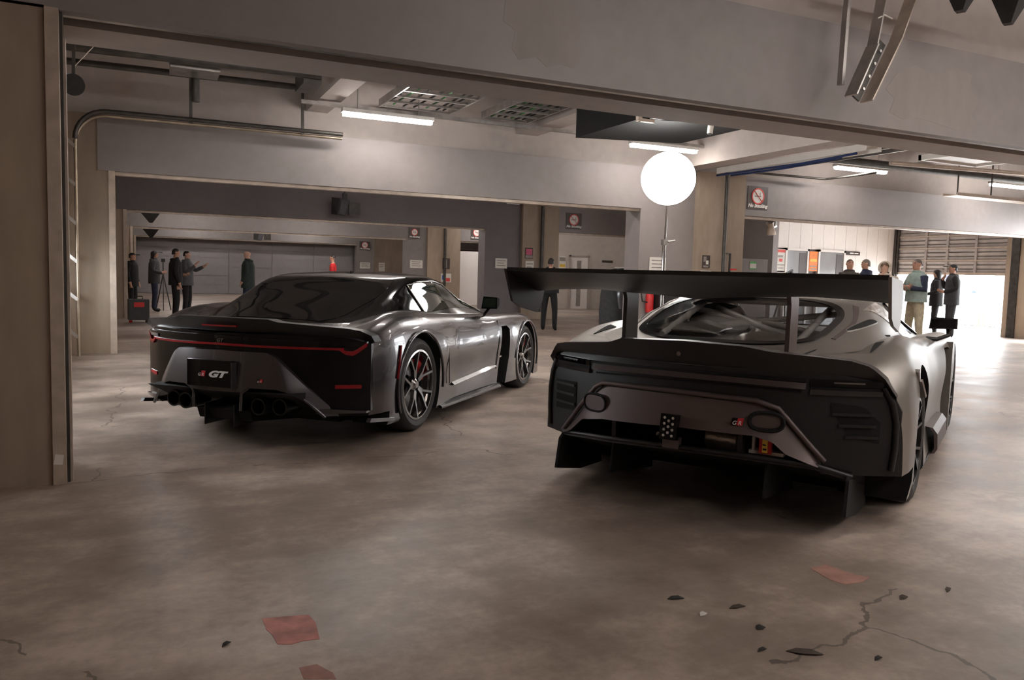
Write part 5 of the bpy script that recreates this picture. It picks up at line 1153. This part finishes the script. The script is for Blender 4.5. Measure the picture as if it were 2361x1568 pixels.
g_ = person(2118,597,10.5,100,'man with cropped hair in green white and navy top and khaki trousers, arms crossed','cloth teal grey','cloth khaki','crop',haircol='hair grey',arms=['cross','cross'],jacket='cloth teal grey',wide=1.12,hem=.93,stance=.15,group=R_)
for z0, z1, m_ in ((.94,1.03,'cloth navy'),(1.10,1.16,'cloth green'),(1.22,1.25,'cloth green')):
    obj('jersey_stripe', MB().grid([[((.223)*math.cos(2*math.pi*q/24), .15*math.sin(2*math.pi*q/24), z) for q in range(25)] for z in (z0,z1)]), M[m_], g_, 60)
obj('navy_sleeve', MB().tube([(-.19,0,1.40),(-.285,.05,1.17),(-.10,.185,1.19)],[.078,.068,.05],10), M['cloth navy'], g_, 60)
person(2163,621,13.3,60,'dark-haired woman in black beside the capped man at the raised door','cloth black','cloth black','long',skin='skin pale',arms=['bent','bent'],jacket='cloth black',group=R_)
person(2200,609,12.6,75,'man in black cap and black jacket with hand to his chin at the door','cloth black','cloth charcoal','short',extras=('cap',),arms=['chin','bent'],jacket='cloth charcoal',wide=1.1,group=R_)
person(2246,664,33.0,-60,'person in navy uniform and white cap outside beyond the low wall','cloth navy','cloth navy','crop',haircol='hair grey',arms=['bent','bent'],jacket='cloth navy',group='people outside')
# light stand at far left, tripod camera and helmets peeking over the wing
tp = empty('light_stand', (*at(377,716,2,0)[:2],0), 0, 'thin dark tripod stand between the people at far left', 'tripod')
for k in range(3):
    a = .5+2*math.pi*k/3; obj('tripod_leg', MB().bar((0,0,1.0),(.22*math.cos(a),.22*math.sin(a),.01),.022), M['dark steel'], tp)
obj('pole', MB().tube([(0,0,.95),(0,0,1.35)],.016,8), M['dark steel'], tp); obj('head', MB().box(-.05,.05,-.07,.07,1.33,1.42), M['black plastic'], tp)
q = at(1420,618,1,14.2)
kt = empty('covered_cart', (q.x, 14.2, 0), -.43, 'dark rounded equipment cart with white flap peeking over the rear wing', 'cart')
obj('cover', MB().lathe([(.30,0),(.32,.5),(.30,.9),(.24,q.z-.13),(.15,q.z-.04),(0,q.z-.01)],24), M['cloth charcoal'], kt, 50)
obj('grey_shell', MB().lathe([(.20,.6),(.22,.9),(.18,q.z-.10),(.10,q.z-.02),(0,q.z)],20,'z',(.12,-.12,0)), M['screen grey'], kt, 50)
obj('white_flap', MB().box(-.02,.20,-.20,.0,q.z-.005,q.z+.02), M['white plastic'], kt); obj('handle', MB().tube([(-.2,-.1,q.z-.15),(-.30,-.12,q.z-.10),(-.33,-.12,q.z-.18)],.025,8), M['black plastic'], kt, 50)
q = at(1812,622,1,11.5)
tc_ = empty('tripod_camera', (q.x, 11.5, 0), .2, 'black camera on a tripod with pale hood seen over the rear wing', 'camera')
for k in range(3):
    a = .5+2*math.pi*k/3; obj('tripod_leg', MB().bar((0,0,q.z-.25),(.35*math.cos(a),.35*math.sin(a),.01),.025), M['dark steel'], tc_)
obj('camera_body', MB().box(-.05,.05,-.06,.08,q.z-.2,q.z-.1).bar((-.14,-.03,q.z-.13),(.16,-.03,q.z+.0),.035).tube([(.12,-.06,q.z-.06),(.12,.06,q.z-.06)],.03,10), M['black plastic'], tc_)
obj('pale_hood', MB().lathe([(.14,-.3),(.13,-.15),(.09,-.06),(0,-.03)],18,'z',(.17,.1,q.z)), M['white plastic'], tc_, 50)
